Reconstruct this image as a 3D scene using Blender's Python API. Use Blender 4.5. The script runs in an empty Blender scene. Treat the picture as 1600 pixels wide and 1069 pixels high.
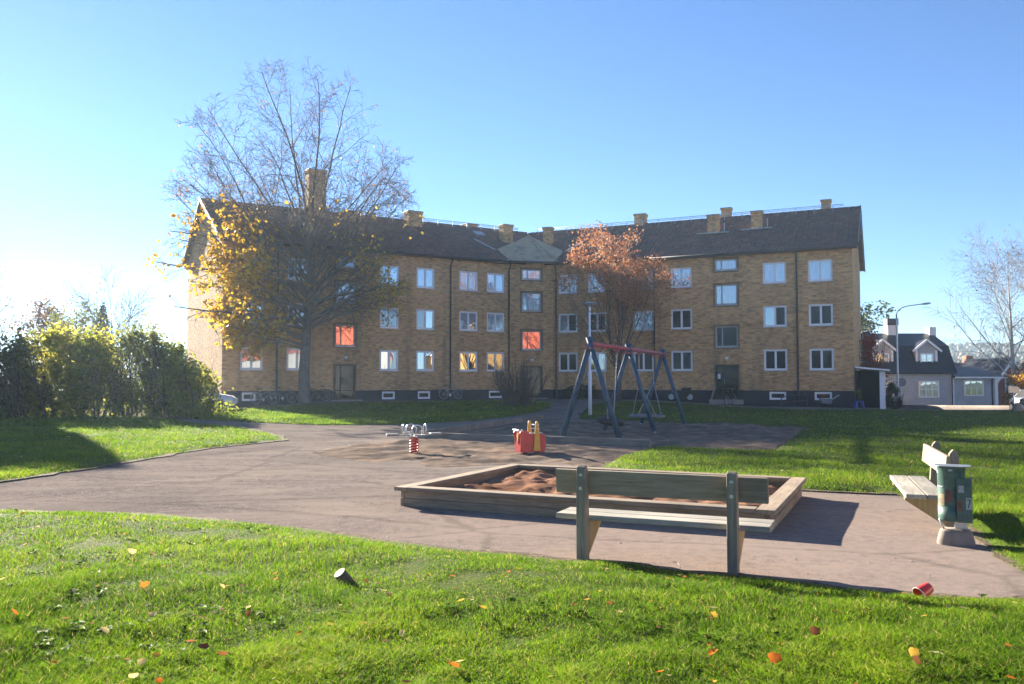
import bpy, math, random
import numpy as np
from mathutils import Matrix, Vector
from mathutils.geometry import delaunay_2d_cdt

R = math.radians
SC = bpy.context.scene
COL = SC.collection
random.seed(7)
NP = np.random.default_rng(11)

# ------------------------------------------------------------------ camera
EYE = 1.6
FPX = 1300.0                      # focal length in pixels of the 1600 px wide photo
PITCH = math.atan2(60.5, FPX)     # horizon sits 60 px below the middle
cam = bpy.data.cameras.new('camera')
cam.sensor_width = 36.0
cam.lens = FPX / 1600.0 * 36.0
cam.clip_start = 0.1
cam.clip_end = 6000
cam_o = bpy.data.objects.new('camera', cam)
COL.objects.link(cam_o)
cam_o.location = (0, 0, EYE)
cam_o.rotation_euler = (R(90) + PITCH, 0, 0)
SC.camera = cam_o

# ------------------------------------------------------------------ sky and sun
SUN_AZ, SUN_EL = R(-36.0), R(18.0)      # azimuth from +Y towards +X
S_DIR = Vector((math.sin(SUN_AZ) * math.cos(SUN_EL), math.cos(SUN_AZ) * math.cos(SUN_EL), math.sin(SUN_EL)))
world = bpy.data.worlds.new('World')
SC.world = world
world.use_nodes = True
wn = world.node_tree.nodes
sky = wn.new('ShaderNodeTexSky')
sky.sky_type = 'NISHITA'
sky.sun_disc = False
sky.sun_elevation = SUN_EL
sky.sun_rotation = SUN_AZ
sky.altitude = 1500
sky.air_density = 1.0
sky.dust_density = 0.12
sky.ozone_density = 3.0
wn['Background'].inputs['Strength'].default_value = 0.036
wb = wn.new('ShaderNodeMixRGB'); wb.blend_type = 'MULTIPLY'; wb.inputs[0].default_value = 1.0
wb.inputs[2].default_value = (0.76, 0.94, 1.18, 1)        # the camera's cool white balance
world.node_tree.links.new(sky.outputs[0], wb.inputs[1])
world.node_tree.links.new(wb.outputs[0], wn['Background'].inputs['Color'])
sun = bpy.data.lights.new('sun', 'SUN')
sun.energy = 4.8
sun.angle = R(0.5)
sun.color = (1.0, 0.90, 0.76)
sun_o = bpy.data.objects.new('sun', sun)
COL.objects.link(sun_o)
sun_o.rotation_euler = S_DIR.to_track_quat('Z', 'Y').to_euler()
sun_o.location = S_DIR * 200
vs = SC.view_settings
vs.view_transform = 'Standard'
vs.look = 'None'
vs.exposure = 2.4
vs.gamma = 1.0
vs.use_curve_mapping = False
SC.render.engine = 'CYCLES'
SC.cycles.use_denoising = True
SC.cycles.max_bounces = 6
SC.cycles.transparent_max_bounces = 8
SC.cycles.sample_clamp_indirect = 6.0

# ------------------------------------------------------------------ ground heights, pixel to place
def S(t):
    t = np.clip(t, 0.0, 1.0)
    return t * t * (3 - 2 * t)

def gz(x, y):
    up = 0.36 * S((np.asarray(y) - 40) / 8.0) * S((16 - np.asarray(x)) / 8.0) * S((np.asarray(x) + 18) / 7.0)
    dn = 0.45 * S((np.asarray(x) - 19) / 7.0) * S((np.asarray(y) - 40) / 14.0)
    return up - dn

CP, SP = math.cos(PITCH), math.sin(PITCH)
def ray(px, py):
    a, c = (px - 800) / FPX, -(py - 534.5) / FPX
    return Vector((a, CP - c * SP, SP + c * CP))
def at(px, py, z=None):
    """the place on the ground (or on the level z) that shows at a pixel of the photo"""
    d = ray(px, py)
    zz = 0.0 if z is None else z
    for _ in range(30):
        t = (zz - EYE) / d.z
        p = d * t
        if z is not None: break
        zz = 0.5 * zz + 0.5 * float(gz(p.x, p.y))
    return Vector((p.x, p.y, zz))
def atd(px, py, y):
    d = ray(px, py); t = y / d.y
    return Vector((d.x * t, y, EYE + d.z * t))

# ------------------------------------------------------------------ objects, tags
WM = {}
def link(o, parent=None, M=None):
    COL.objects.link(o)
    M = M if M is not None else (WM[parent.name] if parent is not None else Matrix.Identity(4))
    WM[o.name] = M.copy()
    if parent is not None:
        o.parent = parent
        o.matrix_local = WM[parent.name].inverted() @ M
    else:
        o.matrix_local = M
    return o
def tag(o, label=None, cat=None, group=None, kind=None):
    if label: o['label'] = label
    if cat: o['category'] = cat
    if group: o['group'] = group
    if kind: o['kind'] = kind
    return o
def T(x, y=None, z=0.0, rz=0.0):
    if y is None: x, y, z = x
    return Matrix.Translation((x, y, z)) @ Matrix.Rotation(rz, 4, 'Z')
def thing(name, label, cat, M, group=None):
    o = bpy.data.objects.new(name, None)
    o.empty_display_size = 0.2
    return tag(link(o, None, M), label, cat, group)
def copy_tree(o, M, label=None):
    c = o.copy(); COL.objects.link(c); WM[c.name] = M.copy(); c.matrix_local = M
    if label: c['label'] = label
    def rec(src, dst):
        for ch in [k for k in bpy.data.objects if k.parent == src]:
            k = ch.copy(); COL.objects.link(k); k.parent = dst
            k.matrix_local = ch.matrix_local.copy()
            WM[k.name] = WM[dst.name] @ k.matrix_local
            rec(ch, k)
    rec(o, c)
    return c

class MB:
    """collects shapes into one mesh"""
    def __init__(s):
        s.v, s.f, s.sm = [], [], []
    def add(s, vs, fs, smooth=False):
        b = len(s.v)
        s.v.extend([tuple(p) for p in vs])
        s.f.extend([tuple(i + b for i in f) for f in fs])
        s.sm.extend([smooth] * len(fs))
        return s
    def box(s, lo, hi, M=None):
        x0, y0, z0 = lo; x1, y1, z1 = hi
        p = [(x0,y0,z0),(x1,y0,z0),(x1,y1,z0),(x0,y1,z0),(x0,y0,z1),(x1,y0,z1),(x1,y1,z1),(x0,y1,z1)]
        if M is not None: p = [M @ Vector(q) for q in p]
        return s.add(p, [(0,3,2,1),(4,5,6,7),(0,1,5,4),(1,2,6,5),(2,3,7,6),(3,0,4,7)])
    def bar(s, a, b, w, h, up=(0, 0, 1)):
        """box along a->b, w across and h upwards"""
        a, b = Vector(a), Vector(b); d = (b - a).normalized(); up = Vector(up)
        x = d.cross(up).normalized(); u = x.cross(d)
        p = []
        for q in (a, b):
            for i, j in ((-1,-1),(1,-1),(1,1),(-1,1)):
                p.append(q + x * (w / 2 * i) + u * (h / 2 * j))
        return s.add(p, [(3,2,1,0),(4,5,6,7),(0,1,5,4),(1,2,6,5),(2,3,7,6),(3,0,4,7)])
    def tube(s, pts, rad, n=8, cap=True, closed=False):
        pts = [Vector(p) for p in pts]
        m = len(pts)
        rad = rad if hasattr(rad, '__len__') else [rad] * m
        V, F = [], []
        ref = None
        for i, p in enumerate(pts):
            if closed: t = pts[(i + 1) % m] - pts[i - 1]
            else: t = pts[min(i + 1, m - 1)] - pts[max(i - 1, 0)]
            t.normalize()
            if ref is None:
                ref = t.orthogonal().normalized()
            ref = (ref - t * ref.dot(t))
            if ref.length < 1e-6: ref = t.orthogonal()
            ref.normalize(); w = t.cross(ref)
            for k in range(n):
                a = 2 * math.pi * k / n
                V.append(p + ref * (math.cos(a) * rad[i]) + w * (math.sin(a) * rad[i]))
        for i in range(m if closed else m - 1):
            j = (i + 1) % m
            for k in range(n):
                l = (k + 1) % n
                F.append((i*n+k, i*n+l, j*n+l, j*n+k))
        s.add(V, F, True)
        if cap and not closed:
            b = len(s.v) - len(V)
            s.f.append(tuple(b + k for k in range(n))[::-1]); s.sm.append(False)
            s.f.append(tuple(b + (m-1)*n + k for k in range(n))); s.sm.append(False)
        return s
    def lathe(s, prof, n=16, M=None, smooth=True, cap=True):
        V, F = [], []
        for r, z in prof:
            for k in range(n):
                a = 2 * math.pi * k / n
                p = Vector((r * math.cos(a), r * math.sin(a), z))
                V.append(M @ p if M is not None else p)
        for i in range(len(prof) - 1):
            for k in range(n):
                l = (k + 1) % n
                F.append((i*n+k, i*n+l, (i+1)*n+l, (i+1)*n+k))
        s.add(V, F, smooth)
        if cap:
            b = len(s.v) - len(V)
            s.f.append(tuple(b + k for k in range(n))[::-1]); s.sm.append(False)
            s.f.append(tuple(b + (len(prof)-1)*n + k for k in range(n))); s.sm.append(False)
        return s
    def prism(s, poly, a, b, f):
        """poly: 2D outline; f(u, v, t) -> 3D; extruded from t=a to t=b"""
        n = len(poly)
        V = [f(u, v, a) for u, v in poly] + [f(u, v, b) for u, v in poly]
        F = [tuple(range(n))[::-1], tuple(range(n, 2*n))]
        F += [(i, (i+1) % n, n + (i+1) % n, n + i) for i in range(n)]
        return s.add(V, F)
    def mesh(s, name):
        me = bpy.data.meshes.new(name)
        me.from_pydata([tuple(p) for p in s.v], [], s.f)
        me.polygons.foreach_set('use_smooth', s.sm)
        me.update()
        return me
    def build(s, name, mat, parent=None, M=None, bevel=0.0):
        o = bpy.data.objects.new(name, s.mesh(name))
        o.data.materials.append(mat)
        link(o, parent, M)
        if bevel:
            m = o.modifiers.new('bevel', 'BEVEL'); m.width = bevel; m.segments = 2; m.limit_method = 'ANGLE'
        return o

def np_mesh(name, V, F, mat=None, attr=None, smooth=False):
    """big meshes from arrays; F is (n, k); attr: per-vertex colour-like float"""
    V = np.asarray(V, np.float32); F = np.asarray(F, np.int32)
    me = bpy.data.meshes.new(name)
    k = F.shape[1]
    me.vertices.add(len(V)); me.vertices.foreach_set('co', V.ravel())
    me.loops.add(F.size); me.loops.foreach_set('vertex_index', F.ravel())
    me.polygons.add(len(F)); me.polygons.foreach_set('loop_start', np.arange(0, F.size, k, dtype=np.int32))
    if smooth: me.polygons.foreach_set('use_smooth', np.ones(len(F), bool))
    if attr is not None:
        for nm, arr in attr.items():
            at_ = me.attributes.new(nm, 'FLOAT', 'POINT')
            at_.data.foreach_set('value', np.asarray(arr, np.float32))
    me.update(calc_edges=True); me.validate()
    if mat: me.materials.append(mat)
    return me

# ------------------------------------------------------------------ materials
class NT:
    def __init__(s, name):
        s.m = bpy.data.materials.new(name); s.m.use_nodes = True
        s.t = s.m.node_tree; s.b = s.t.nodes['Principled BSDF']; s.out = s.t.nodes['Material Output']
    def n(s, typ, **kw):
        nd = s.t.nodes.new('ShaderNode' + typ)
        for k, v in kw.items(): setattr(nd, k, v)
        return nd
    def l(s, a, b): s.t.links.new(a, b)
    def pos(s, obj=True):
        if obj: return s.n('TexCoord').outputs['Object']
        return s.n('NewGeometry').outputs['Position']
    def mapping(s, vec, scale=(1,1,1), rot=(0,0,0), loc=(0,0,0)):
        m = s.n('Mapping'); s.l(vec, m.inputs['Vector'])
        m.inputs['Scale'].default_value = scale; m.inputs['Rotation'].default_value = rot; m.inputs['Location'].default_value = loc
        return m.outputs[0]
    def noise(s, vec, scale, detail=4, rough=0.55, out='Fac', dist=0.0):
        k = s.n('TexNoise'); s.l(vec, k.inputs['Vector'])
        k.inputs['Scale'].default_value = scale; k.inputs['Detail'].default_value = detail
        k.inputs['Roughness'].default_value = rough; k.inputs['Distortion'].default_value = dist
        return k.outputs[out]
    def ramp(s, fac, stops):
        r = s.n('ValToRGB'); s.l(fac, r.inputs[0])
        e = r.color_ramp.elements
        while len(e) < len(stops): e.new(0.5)
        for i, (p, c) in enumerate(stops):
            e[i].position = p; e[i].color = (*c, 1) if len(c) == 3 else c
        return r.outputs[0]
    def mix(s, fac, a, b, typ='MIX'):
        m = s.n('MixRGB', blend_type=typ)
        for i, v in enumerate((fac, a, b)):
            if isinstance(v, (int, float)): m.inputs[i].default_value = v
            elif isinstance(v, tuple): m.inputs[i].default_value = (*v, 1)
            else: s.l(v, m.inputs[i])
        return m.outputs[0]
    def math(s, op, a, b=0.0, clamp=False):
        m = s.n('Math', operation=op, use_clamp=clamp)
        for i, v in enumerate((a, b)):
            if isinstance(v, (int, float)): m.inputs[i].default_value = v
            else: s.l(v, m.inputs[i])
        return m.outputs[0]
    def bump(s, h, strength=0.3, dist=0.01):
        b = s.n('Bump'); b.inputs['Strength'].default_value = strength; b.inputs['Distance'].default_value = dist
        s.l(h, b.inputs['Height']); s.l(b.outputs[0], s.b.inputs['Normal'])
    def col(s, c):
        if isinstance(c, tuple): s.b.inputs['Base Color'].default_value = (*c, 1)
        else: s.l(c, s.b.inputs['Base Color'])
    def set(s, rough=0.8, metal=0.0, spec=0.5):
        s.b.inputs['Roughness'].default_value = rough; s.b.inputs['Metallic'].default_value = metal
        s.b.inputs['Specular IOR Level'].default_value = spec
        return s

MAT = {}
def plain(name, c, rough=0.6, metal=0.0, var=0.18, scale=6.0, bump=0.0, spec=0.5):
    """painted or bare surface with blotches of wear"""
    k = NT(name); k.set(rough, metal, spec)
    p = k.pos()
    f = k.noise(p, scale, 5)
    dark = tuple(x * (1 - var * 1.6) for x in c); light = tuple(min(1, x * (1 + var)) for x in c)
    k.col(k.ramp(f, [(0.25, dark), (0.5, c), (0.8, light)]))
    if bump: k.bump(k.noise(p, scale * 6, 4), bump, 0.004)
    MAT[name] = k.m
    return k.m

def wood(name, c1, c2, rough=0.8, axis='X'):
    k = NT(name); k.set(rough, 0, 0.25)
    p = k.pos()
    sc = {'X': (1.2, 14, 14), 'Y': (14, 1.2, 14), 'Z': (14, 14, 1.2)}[axis]
    g = k.noise(k.mapping(p, sc), 2.2, 6, 0.65, dist=0.6)
    b = k.noise(p, 1.8, 4)
    c = k.ramp(g, [(0.28, c1), (0.62, c2), (0.75, tuple(x * 1.12 for x in c2))])
    info = k.n('ObjectInfo')
    tint = k.ramp(info.outputs['Random'], [(0.0, (0.78, 0.78, 0.76)), (1.0, (1.12, 1.1, 1.06))])
    c = k.mix(1.0, c, tint, 'MULTIPLY')
    k.col(k.mix(k.ramp(b, [(0.45, (0, 0, 0)), (0.75, (0.55, 0.55, 0.55))]), c, tuple(x * 0.62 for x in c1)))
    k.bump(g, 0.5, 0.004)
    MAT[name] = k.m
    return k.m

def leafmat(name, stops, trans=0.5, rough=0.55, attr='tint'):
    """thin leaves: reflect and let light through"""
    k = NT(name); t = k.t
    a = k.n('Attribute', attribute_name=attr)
    c = k.ramp(a.outputs['Fac'], stops)
    k.col(c); k.set(rough, 0, 0.25)
    tr = k.n('BsdfTranslucent'); k.l(c, tr.inputs['Color'])
    mx = k.n('MixShader'); mx.inputs[0].default_value = trans
    k.l(k.b.outputs[0], mx.inputs[1]); k.l(tr.outputs[0], mx.inputs[2])
    k.l(mx.outputs[0], k.out.inputs['Surface'])
    MAT[name] = k.m
    return k.m

def brickmat(name, cA, cB, cM, darker=(0.16, 0.11, 0.06)):
    k = NT(name); k.set(0.9, 0, 0.2)
    p = k.pos()
    sx = k.n('SeparateXYZ'); k.l(p, sx.inputs[0])
    # lay courses on whichever side faces: x+y runs along the wall, z up
    u = k.math('ADD', sx.outputs['X'], sx.outputs['Y'])
    cb = k.n('CombineXYZ'); k.l(u, cb.inputs['X']); k.l(sx.outputs['Z'], cb.inputs['Y'])
    br = k.n('TexBrick'); k.l(cb.outputs[0], br.inputs['Vector'])
    br.offset = 0.5
    for nm, v in (('Color1', cA), ('Color2', cB), ('Mortar', cM)): br.inputs[nm].default_value = (*v, 1)
    br.inputs['Scale'].default_value = 1.0; br.inputs['Mortar Size'].default_value = 0.008
    br.inputs['Brick Width'].default_value = 0.26; br.inputs['Row Height'].default_value = 0.078
    br.inputs['Bias'].default_value = -0.1
    # single burnt bricks and wide blotches
    cell = k.n('TexWhiteNoise', noise_dimensions='2D')
    sn = k.n('VectorMath', operation='SNAP'); k.l(cb.outputs[0], sn.inputs[0]); sn.inputs[1].default_value = (0.26, 0.078, 1)
    k.l(sn.outputs[0], cell.inputs['Vector'])
    burnt = k.ramp(cell.outputs['Value'], [(0.80, (0, 0, 0)), (0.86, (0.42, 0.42, 0.42))])
    c = k.mix(burnt, br.outputs['Color'], darker)
    lt = k.ramp(cell.outputs['Value'], [(0.0, (0.3, 0.3, 0.3)), (0.10, (0, 0, 0))])
    c = k.mix(lt, c, tuple(min(1, x * 1.5) for x in cA))
    big = k.noise(p, 0.35, 5)
    c = k.mix(1.0, c, k.ramp(big, [(0.3, (0.80, 0.79, 0.78)), (0.7, (1.1, 1.08, 1.04))]), 'MULTIPLY')
    med = k.noise(k.mapping(p, (1.0, 1.0, 3.4)), 2.3, 6, 0.7)
    c = k.mix(1.0, c, k.ramp(med, [(0.33, (0.66, 0.65, 0.66)), (0.5, (1, 1, 1)), (0.68, (1.22, 1.18, 1.1))]), 'MULTIPLY')
    st = k.noise(k.mapping(p, (1.6, 1.6, 0.12)), 1.0, 4)
    c = k.mix(k.ramp(st, [(0.54, (0, 0, 0)), (0.72, (0.5, 0.5, 0.5))]), c, (0.20, 0.15, 0.10))
    k.col(c)
    k.bump(br.outputs['Fac'], -0.35, 0.01)
    MAT[name] = k.m
    return k.m

def glassmat(name, base=(0.02, 0.026, 0.035), refl=0.55, tint=(0.86, 0.93, 1.0)):
    k = NT(name)
    k.col(base); k.set(0.3, 0, 0.15)
    g = k.n('BsdfGlossy'); g.inputs['Roughness'].default_value = 0.012; g.inputs['Color'].default_value = (*tint, 1)
    # old panes are never quite flat
    b = k.n('Bump'); b.inputs['Strength'].default_value = 0.10; b.inputs['Distance'].default_value = 0.03
    k.l(k.noise(k.pos(), 1.4, 1), b.inputs['Height']); k.l(b.outputs[0], g.inputs['Normal'])
    mx = k.n('MixShader'); mx.inputs[0].default_value = refl
    k.l(k.b.outputs[0], mx.inputs[1]); k.l(g.outputs[0], mx.inputs[2])
    k.l(mx.outputs[0], k.out.inputs['Surface'])
    MAT[name] = k.m
    return k.m

brickmat('brick', (0.66, 0.405, 0.185), (0.54, 0.305, 0.13), (0.54, 0.41, 0.27))
brickmat('brick_dark', (0.27, 0.18, 0.085), (0.20, 0.13, 0.06), (0.25, 0.21, 0.17))
plain('plinth', (0.028, 0.032, 0.04), 0.8, 0, 0.2, 2.0)
plain('white_paint', (0.82, 0.83, 0.85), 0.45, 0, 0.06)
plain('stair_frame', (0.42, 0.42, 0.40), 0.5, 0, 0.1)
plain('gutter', (0.045, 0.045, 0.05), 0.5, 0.3, 0.2)
plain('brown_pipe', (0.10, 0.065, 0.05), 0.5, 0.2, 0.2)
plain('copper', (0.46, 0.35, 0.21), 0.6, 0.0, 0.25, 1.5)
plain('zinc', (0.42, 0.46, 0.50), 0.35, 0.8, 0.12)
plain('door_dark', (0.03, 0.024, 0.02), 0.4, 0, 0.2)
plain('stone', (0.30, 0.28, 0.25), 0.85, 0, 0.15, 5, 0.3)
glassmat('glass', (0.03, 0.04, 0.055), 0.5)
glassmat('glass_dark', (0.004, 0.006, 0.010), 0.025)
plain('curtain', (0.72, 0.72, 0.70), 0.9, 0, 0.1, 3)
glassmat('orange_blind', (0.85, 0.15, 0.055), 0.05)
plain('paper', (0.8, 0.82, 0.85), 0.8, 0, 0.03)
# ================================================================== the ground
def gmat():
    k = NT('far_ground'); k.set(0.95, 0, 0.1)
    p = k.pos(False)
    k.col(k.ramp(k.noise(p, 0.05, 6), [(0.3, (0.05, 0.075, 0.02)), (0.55, (0.085, 0.10, 0.03)), (0.75, (0.13, 0.11, 0.05))]))
    MAT['far_ground'] = k.m
    # worn asphalt: pinkish grey, sand drifted over it in streaks, patched and stained
    k = NT('asphalt'); k.set(1.0, 0, 0.0)
    p = k.pos(False)
    grit = k.noise(p, 42, 6, 0.8)
    mott = k.noise(p, 7, 7, 0.72)
    c = k.ramp(grit, [(0.33, (0.061, 0.055, 0.054)), (0.5, (0.19, 0.166, 0.153)), (0.66, (0.362, 0.304, 0.268))])
    c = k.mix(1.0, c, k.ramp(mott, [(0.3, (0.55, 0.55, 0.57)), (0.7, (1.32, 1.28, 1.2))]), 'MULTIPLY')
    drift = k.noise(k.mapping(p, (0.45, 1.3, 1), (0, 0, R(-14))), 1.1, 8, 0.62, dist=0.8)
    c = k.mix(k.ramp(drift, [(0.45, (0, 0, 0)), (0.60, (0.8, 0.8, 0.8))]), c, (0.255, 0.213, 0.178))
    big = k.noise(p, 0.33, 5, 0.6)
    c = k.mix(k.ramp(big, [(0.42, (0, 0, 0)), (0.62, (0.42, 0.42, 0.42))]), c, (0.123, 0.106, 0.099))
    # red-brown sand trodden out around the sandpit
    d = k.n('VectorMath', operation='DISTANCE'); k.l(p, d.inputs[0]); d.inputs[1].default_value = (2.6, 9.0, 0)
    near = k.math('ADD', d.outputs['Value'], k.math('MULTIPLY', k.noise(p, 0.9, 5), 3.2))
    c = k.mix(k.ramp(near, [(0.0, (0.0, 0.0, 0.0)), (1.0, (0, 0, 0))]), c, c)
    nr = k.n('MapRange'); k.l(near, nr.inputs['Value'])
    nr.inputs['From Min'].default_value = 8.0; nr.inputs['From Max'].default_value = 3.2
    sandy = k.math('MULTIPLY', nr.outputs[0], k.ramp(k.noise(p, 9, 5), [(0.3, (0.25,) * 3), (0.7, (0.9,) * 3)]), True)
    c = k.mix(sandy, c, (0.29, 0.222, 0.182))
    cr = k.n('TexVoronoi', feature='DISTANCE_TO_EDGE'); k.l(k.mapping(p, (0.22, 0.34, 1)), cr.inputs['Vector'])
    cr.inputs['Scale'].default_value = 1.0
    crack = k.ramp(k.math('ADD', cr.outputs['Distance'], k.math('MULTIPLY', k.noise(p, 5, 4), 0.05)), [(0.025, (0.3,) * 3), (0.04, (0, 0, 0))])
    c = k.mix(crack, c, (0.035, 0.033, 0.03))
    k.col(c)
    k.bump(k.math('ADD', grit, k.math('MULTIPLY', drift, 2.0)), 0.35, 0.006)
    MAT['asphalt'] = k.m
    def sand(name, a, b, c3):
        k = NT(name); k.set(1.0, 0, 0.0)
        p = k.pos(False)
        f = k.noise(p, 60, 5, 0.7); g = k.noise(p, 1.7, 6, 0.65)
        c = k.ramp(g, [(0.3, a), (0.5, b), (0.72, c3)])
        c = k.mix(1.0, c, k.ramp(f, [(0.3, (0.7, 0.7, 0.7)), (0.7, (1.15, 1.15, 1.15))]), 'MULTIPLY')
        k.col(c); k.bump(k.math('ADD', f, k.math('MULTIPLY', k.noise(p, 14, 4), 1.5)), 0.6, 0.012)
        MAT[name] = k.m
    sand('sand_grey', (0.085, 0.07, 0.058), (0.19, 0.15, 0.12), (0.36, 0.26, 0.18))
    sand('sand_red', (0.14, 0.070, 0.042), (0.25, 0.135, 0.085), (0.34, 0.195, 0.125))
    k = NT('turf'); k.set(0.95, 0, 0.1)
    p = k.pos(False)
    c = k.ramp(k.noise(p, 1.1, 6, 0.6), [(0.3, (0.045, 0.070, 0.010)), (0.55, (0.085, 0.115, 0.016)), (0.78, (0.13, 0.13, 0.03))])
    c = k.mix(k.ramp(k.noise(p, 26, 3), [(0.3, (0.6,) * 3), (0.6, (0, 0, 0))]), c, (0.02, 0.03, 0.006))
    k.col(c); k.bump(k.noise(p, 40, 4), 0.8, 0.03)
    MAT['turf'] = k.m
    # grass blades
    k = NT('grass'); k.set(0.6, 0, 0.06)
    a = k.n('Attribute', attribute_name='tint')
    p = k.pos(False)
    c = k.ramp(a.outputs['Fac'], [(0.0, (0.040, 0.090, 0.005)), (0.4, (0.116, 0.222, 0.010)), (0.75, (0.197, 0.312, 0.018)), (0.93, (0.31, 0.35, 0.04)), (1.0, (0.40, 0.32, 0.12))])
    c = k.mix(1.0, c, k.ramp(k.noise(p, 0.8, 5), [(0.3, (0.78, 0.84, 0.9)), (0.7, (1.18, 1.1, 0.9))]), 'MULTIPLY')
    k.col(c)
    tr = k.n('BsdfTranslucent'); k.l(c, tr.inputs['Color'])
    mx = k.n('MixShader'); mx.inputs[0].default_value = 0.58
    k.l(k.b.outputs[0], mx.inputs[1]); k.l(tr.outputs[0], mx.inputs[2]); k.l(mx.outputs[0], k.out.inputs['Surface'])
    MAT['grass'] = k.m
    plain('slab', (0.33, 0.27, 0.25), 0.85, 0, 0.15, 1.2, 0.2)
gmat()

def vnoise(x, y, seed=0, oct_=4, base=1.0):
    """cheap value noise on arrays, about -1..1"""
    out = np.zeros_like(np.asarray(x, float)); amp = 1.0; f = base; tot = 0
    for o in range(oct_):
        rs = np.random.default_rng(seed * 17 + o); tab = rs.uniform(-1, 1, (64, 64))
        X, Y = np.asarray(x) * f, np.asarray(y) * f
        i, j = np.floor(X).astype(int), np.floor(Y).astype(int)
        u, v = S(X - i), S(Y - j)
        g = lambda a, b: tab[a % 64, b % 64]
        out += amp * ((g(i, j) * (1-u) + g(i+1, j) * u) * (1-v) + (g(i, j+1) * (1-u) + g(i+1, j+1) * u) * v)
        tot += amp; amp *= 0.5; f *= 2.03
    return out / tot * 1.6

def poly_dist(P, poly):
    """distance of points to the outline"""
    P = np.asarray(P, float); d = np.full(len(P), 1e9)
    q = np.asarray(poly, float)
    for a, b in zip(q, np.roll(q, -1, 0)):
        e = b - a; t = np.clip(((P - a) @ e) / (e @ e), 0, 1)
        d = np.minimum(d, np.linalg.norm(P - (a + t[:, None] * e), axis=1))
    return d
def poly_in(P, poly):
    P = np.asarray(P, float); q = np.asarray(poly, float); c = np.zeros(len(P), bool)
    for a, b in zip(q, np.roll(q, -1, 0)):
        if a[1] == b[1]: continue
        m = ((a[1] > P[:, 1]) != (b[1] > P[:, 1])) & (P[:, 0] < (b[0] - a[0]) * (P[:, 1] - a[1]) / (b[1] - a[1]) + a[0])
        c ^= m
    return c
def rough_edge(poly, step, amp, seed):
    """outline cut into short pieces and wobbled"""
    out = []
    q = [Vector((p[0], p[1])) for p in poly]
    for a, b in zip(q, q[1:] + q[:1]):
        n = max(1, int((b - a).length / step)) if (b - a).length < 40 else 4
        for i in range(n): out.append(tuple(a.lerp(b, i / n)))
    o = np.array(out)
    w = np.stack([vnoise(o[:, 0], o[:, 1], seed, 3, 1.3), vnoise(o[:, 0] + 40, o[:, 1], seed + 1, 3, 1.3)], 1)
    return o + w * amp
def sheet(name, poly, zf, mat, step=0.5, kind='structure', skirt=0.06, near=None):
    """a sheet filling an outline, heights by zf(x, y, distance to edge), with a turned-down rim"""
    poly = np.asarray(poly, float)
    lo, hi = poly.min(0), poly.max(0)
    gx, gy = np.meshgrid(np.arange(lo[0], hi[0], step), np.arange(lo[1], hi[1], step))
    P = np.stack([gx.ravel(), gy.ravel()], 1)
    P = P + NP.uniform(-0.25, 0.25, P.shape) * step
    if near is not None:
        (x0, y0, x1, y1, st) = near
        gx, gy = np.meshgrid(np.arange(x0, x1, st), np.arange(y0, y1, st))
        m = (P[:, 0] > x0) & (P[:, 0] < x1) & (P[:, 1] > y0) & (P[:, 1] < y1)
        P = np.concatenate([P[~m], np.stack([gx.ravel(), gy.ravel()], 1) + NP.uniform(-0.2, 0.2, (gx.size, 2)) * st])
        P = P[(P[:, 0] >= lo[0]) & (P[:, 0] <= hi[0]) & (P[:, 1] >= lo[1]) & (P[:, 1] <= hi[1])]
    P = P[poly_in(P, poly)]
    P = P[poly_dist(P, poly) > step * 0.12]
    n = len(poly)
    vin = [Vector(p) for p in poly] + [Vector(p) for p in P]
    vo, _, fo, *_ = delaunay_2d_cdt(vin, [(i, (i + 1) % n) for i in range(n)], [], 1, 1e-5)
    V = np.array([(v.x, v.y) for v in vo]); F = [tuple(f) for f in fo]
    d = poly_dist(V, poly)
    z = zf(V[:, 0], V[:, 1], d)
    verts = [(a, b, c) for (a, b), c in zip(V, z)]
    # rim
    cnt = {}
    for f in F:
        for a, b in zip(f, f[1:] + f[:1]): cnt[(a, b)] = 1
    rim = [(a, b) for (a, b) in cnt if (b, a) not in cnt]
    low = {}
    for a, b in rim:
        for q in (a, b):
            if q not in low:
                low[q] = len(verts); verts.append((V[q][0], V[q][1], z[q] - skirt))
    for a, b in rim: F.append((b, a, low[a], low[b]))
    me = bpy.data.meshes.new(name); me.from_pydata(verts, [], F)
    me.polygons.foreach_set('use_smooth', [True] * len(F)); me.update()
    me.materials.append(MAT[mat])
    o = link(bpy.data.objects.new(name, me))
    return tag(o, kind=kind)

# the wide ground to the horizon
def far_sheet():
    xs = np.concatenate([-np.geomspace(3000, 60, 12), np.arange(-50, 60, 5.0), np.geomspace(60, 3000, 12)])
    ys = np.concatenate([-np.geomspace(3000, 60, 10), np.arange(-50, 90, 5.0), np.geomspace(90, 3500, 12)])
    X, Y = np.meshgrid(xs, ys)
    Z = gz(X, Y) - 0.06
    V = np.stack([X.ravel(), Y.ravel(), Z.ravel()], 1)
    w, h = len(xs), len(ys)
    F = [(j*w+i, j*w+i+1, (j+1)*w+i+1, (j+1)*w+i) for j in range(h-1) for i in range(w-1)]
    tag(link(bpy.data.objects.new('ground', np_mesh('ground', V, F, MAT['far_ground'], smooth=True))), kind='structure')
far_sheet()

zg = lambda x, y, d: gz(x, y)
sheet('asphalt_yard', [(-40, 4), (14, 4), (14, 44), (26, 44), (26, 64), (-40, 64)],
      lambda x, y, d: gz(x, y) - 0.006 + 0.012 * vnoise(x, y, 5, 3, 0.4) * S((18 - y) / 6), 'asphalt', 0.8, near=(-8, 5, 7, 20, 0.25))
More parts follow.
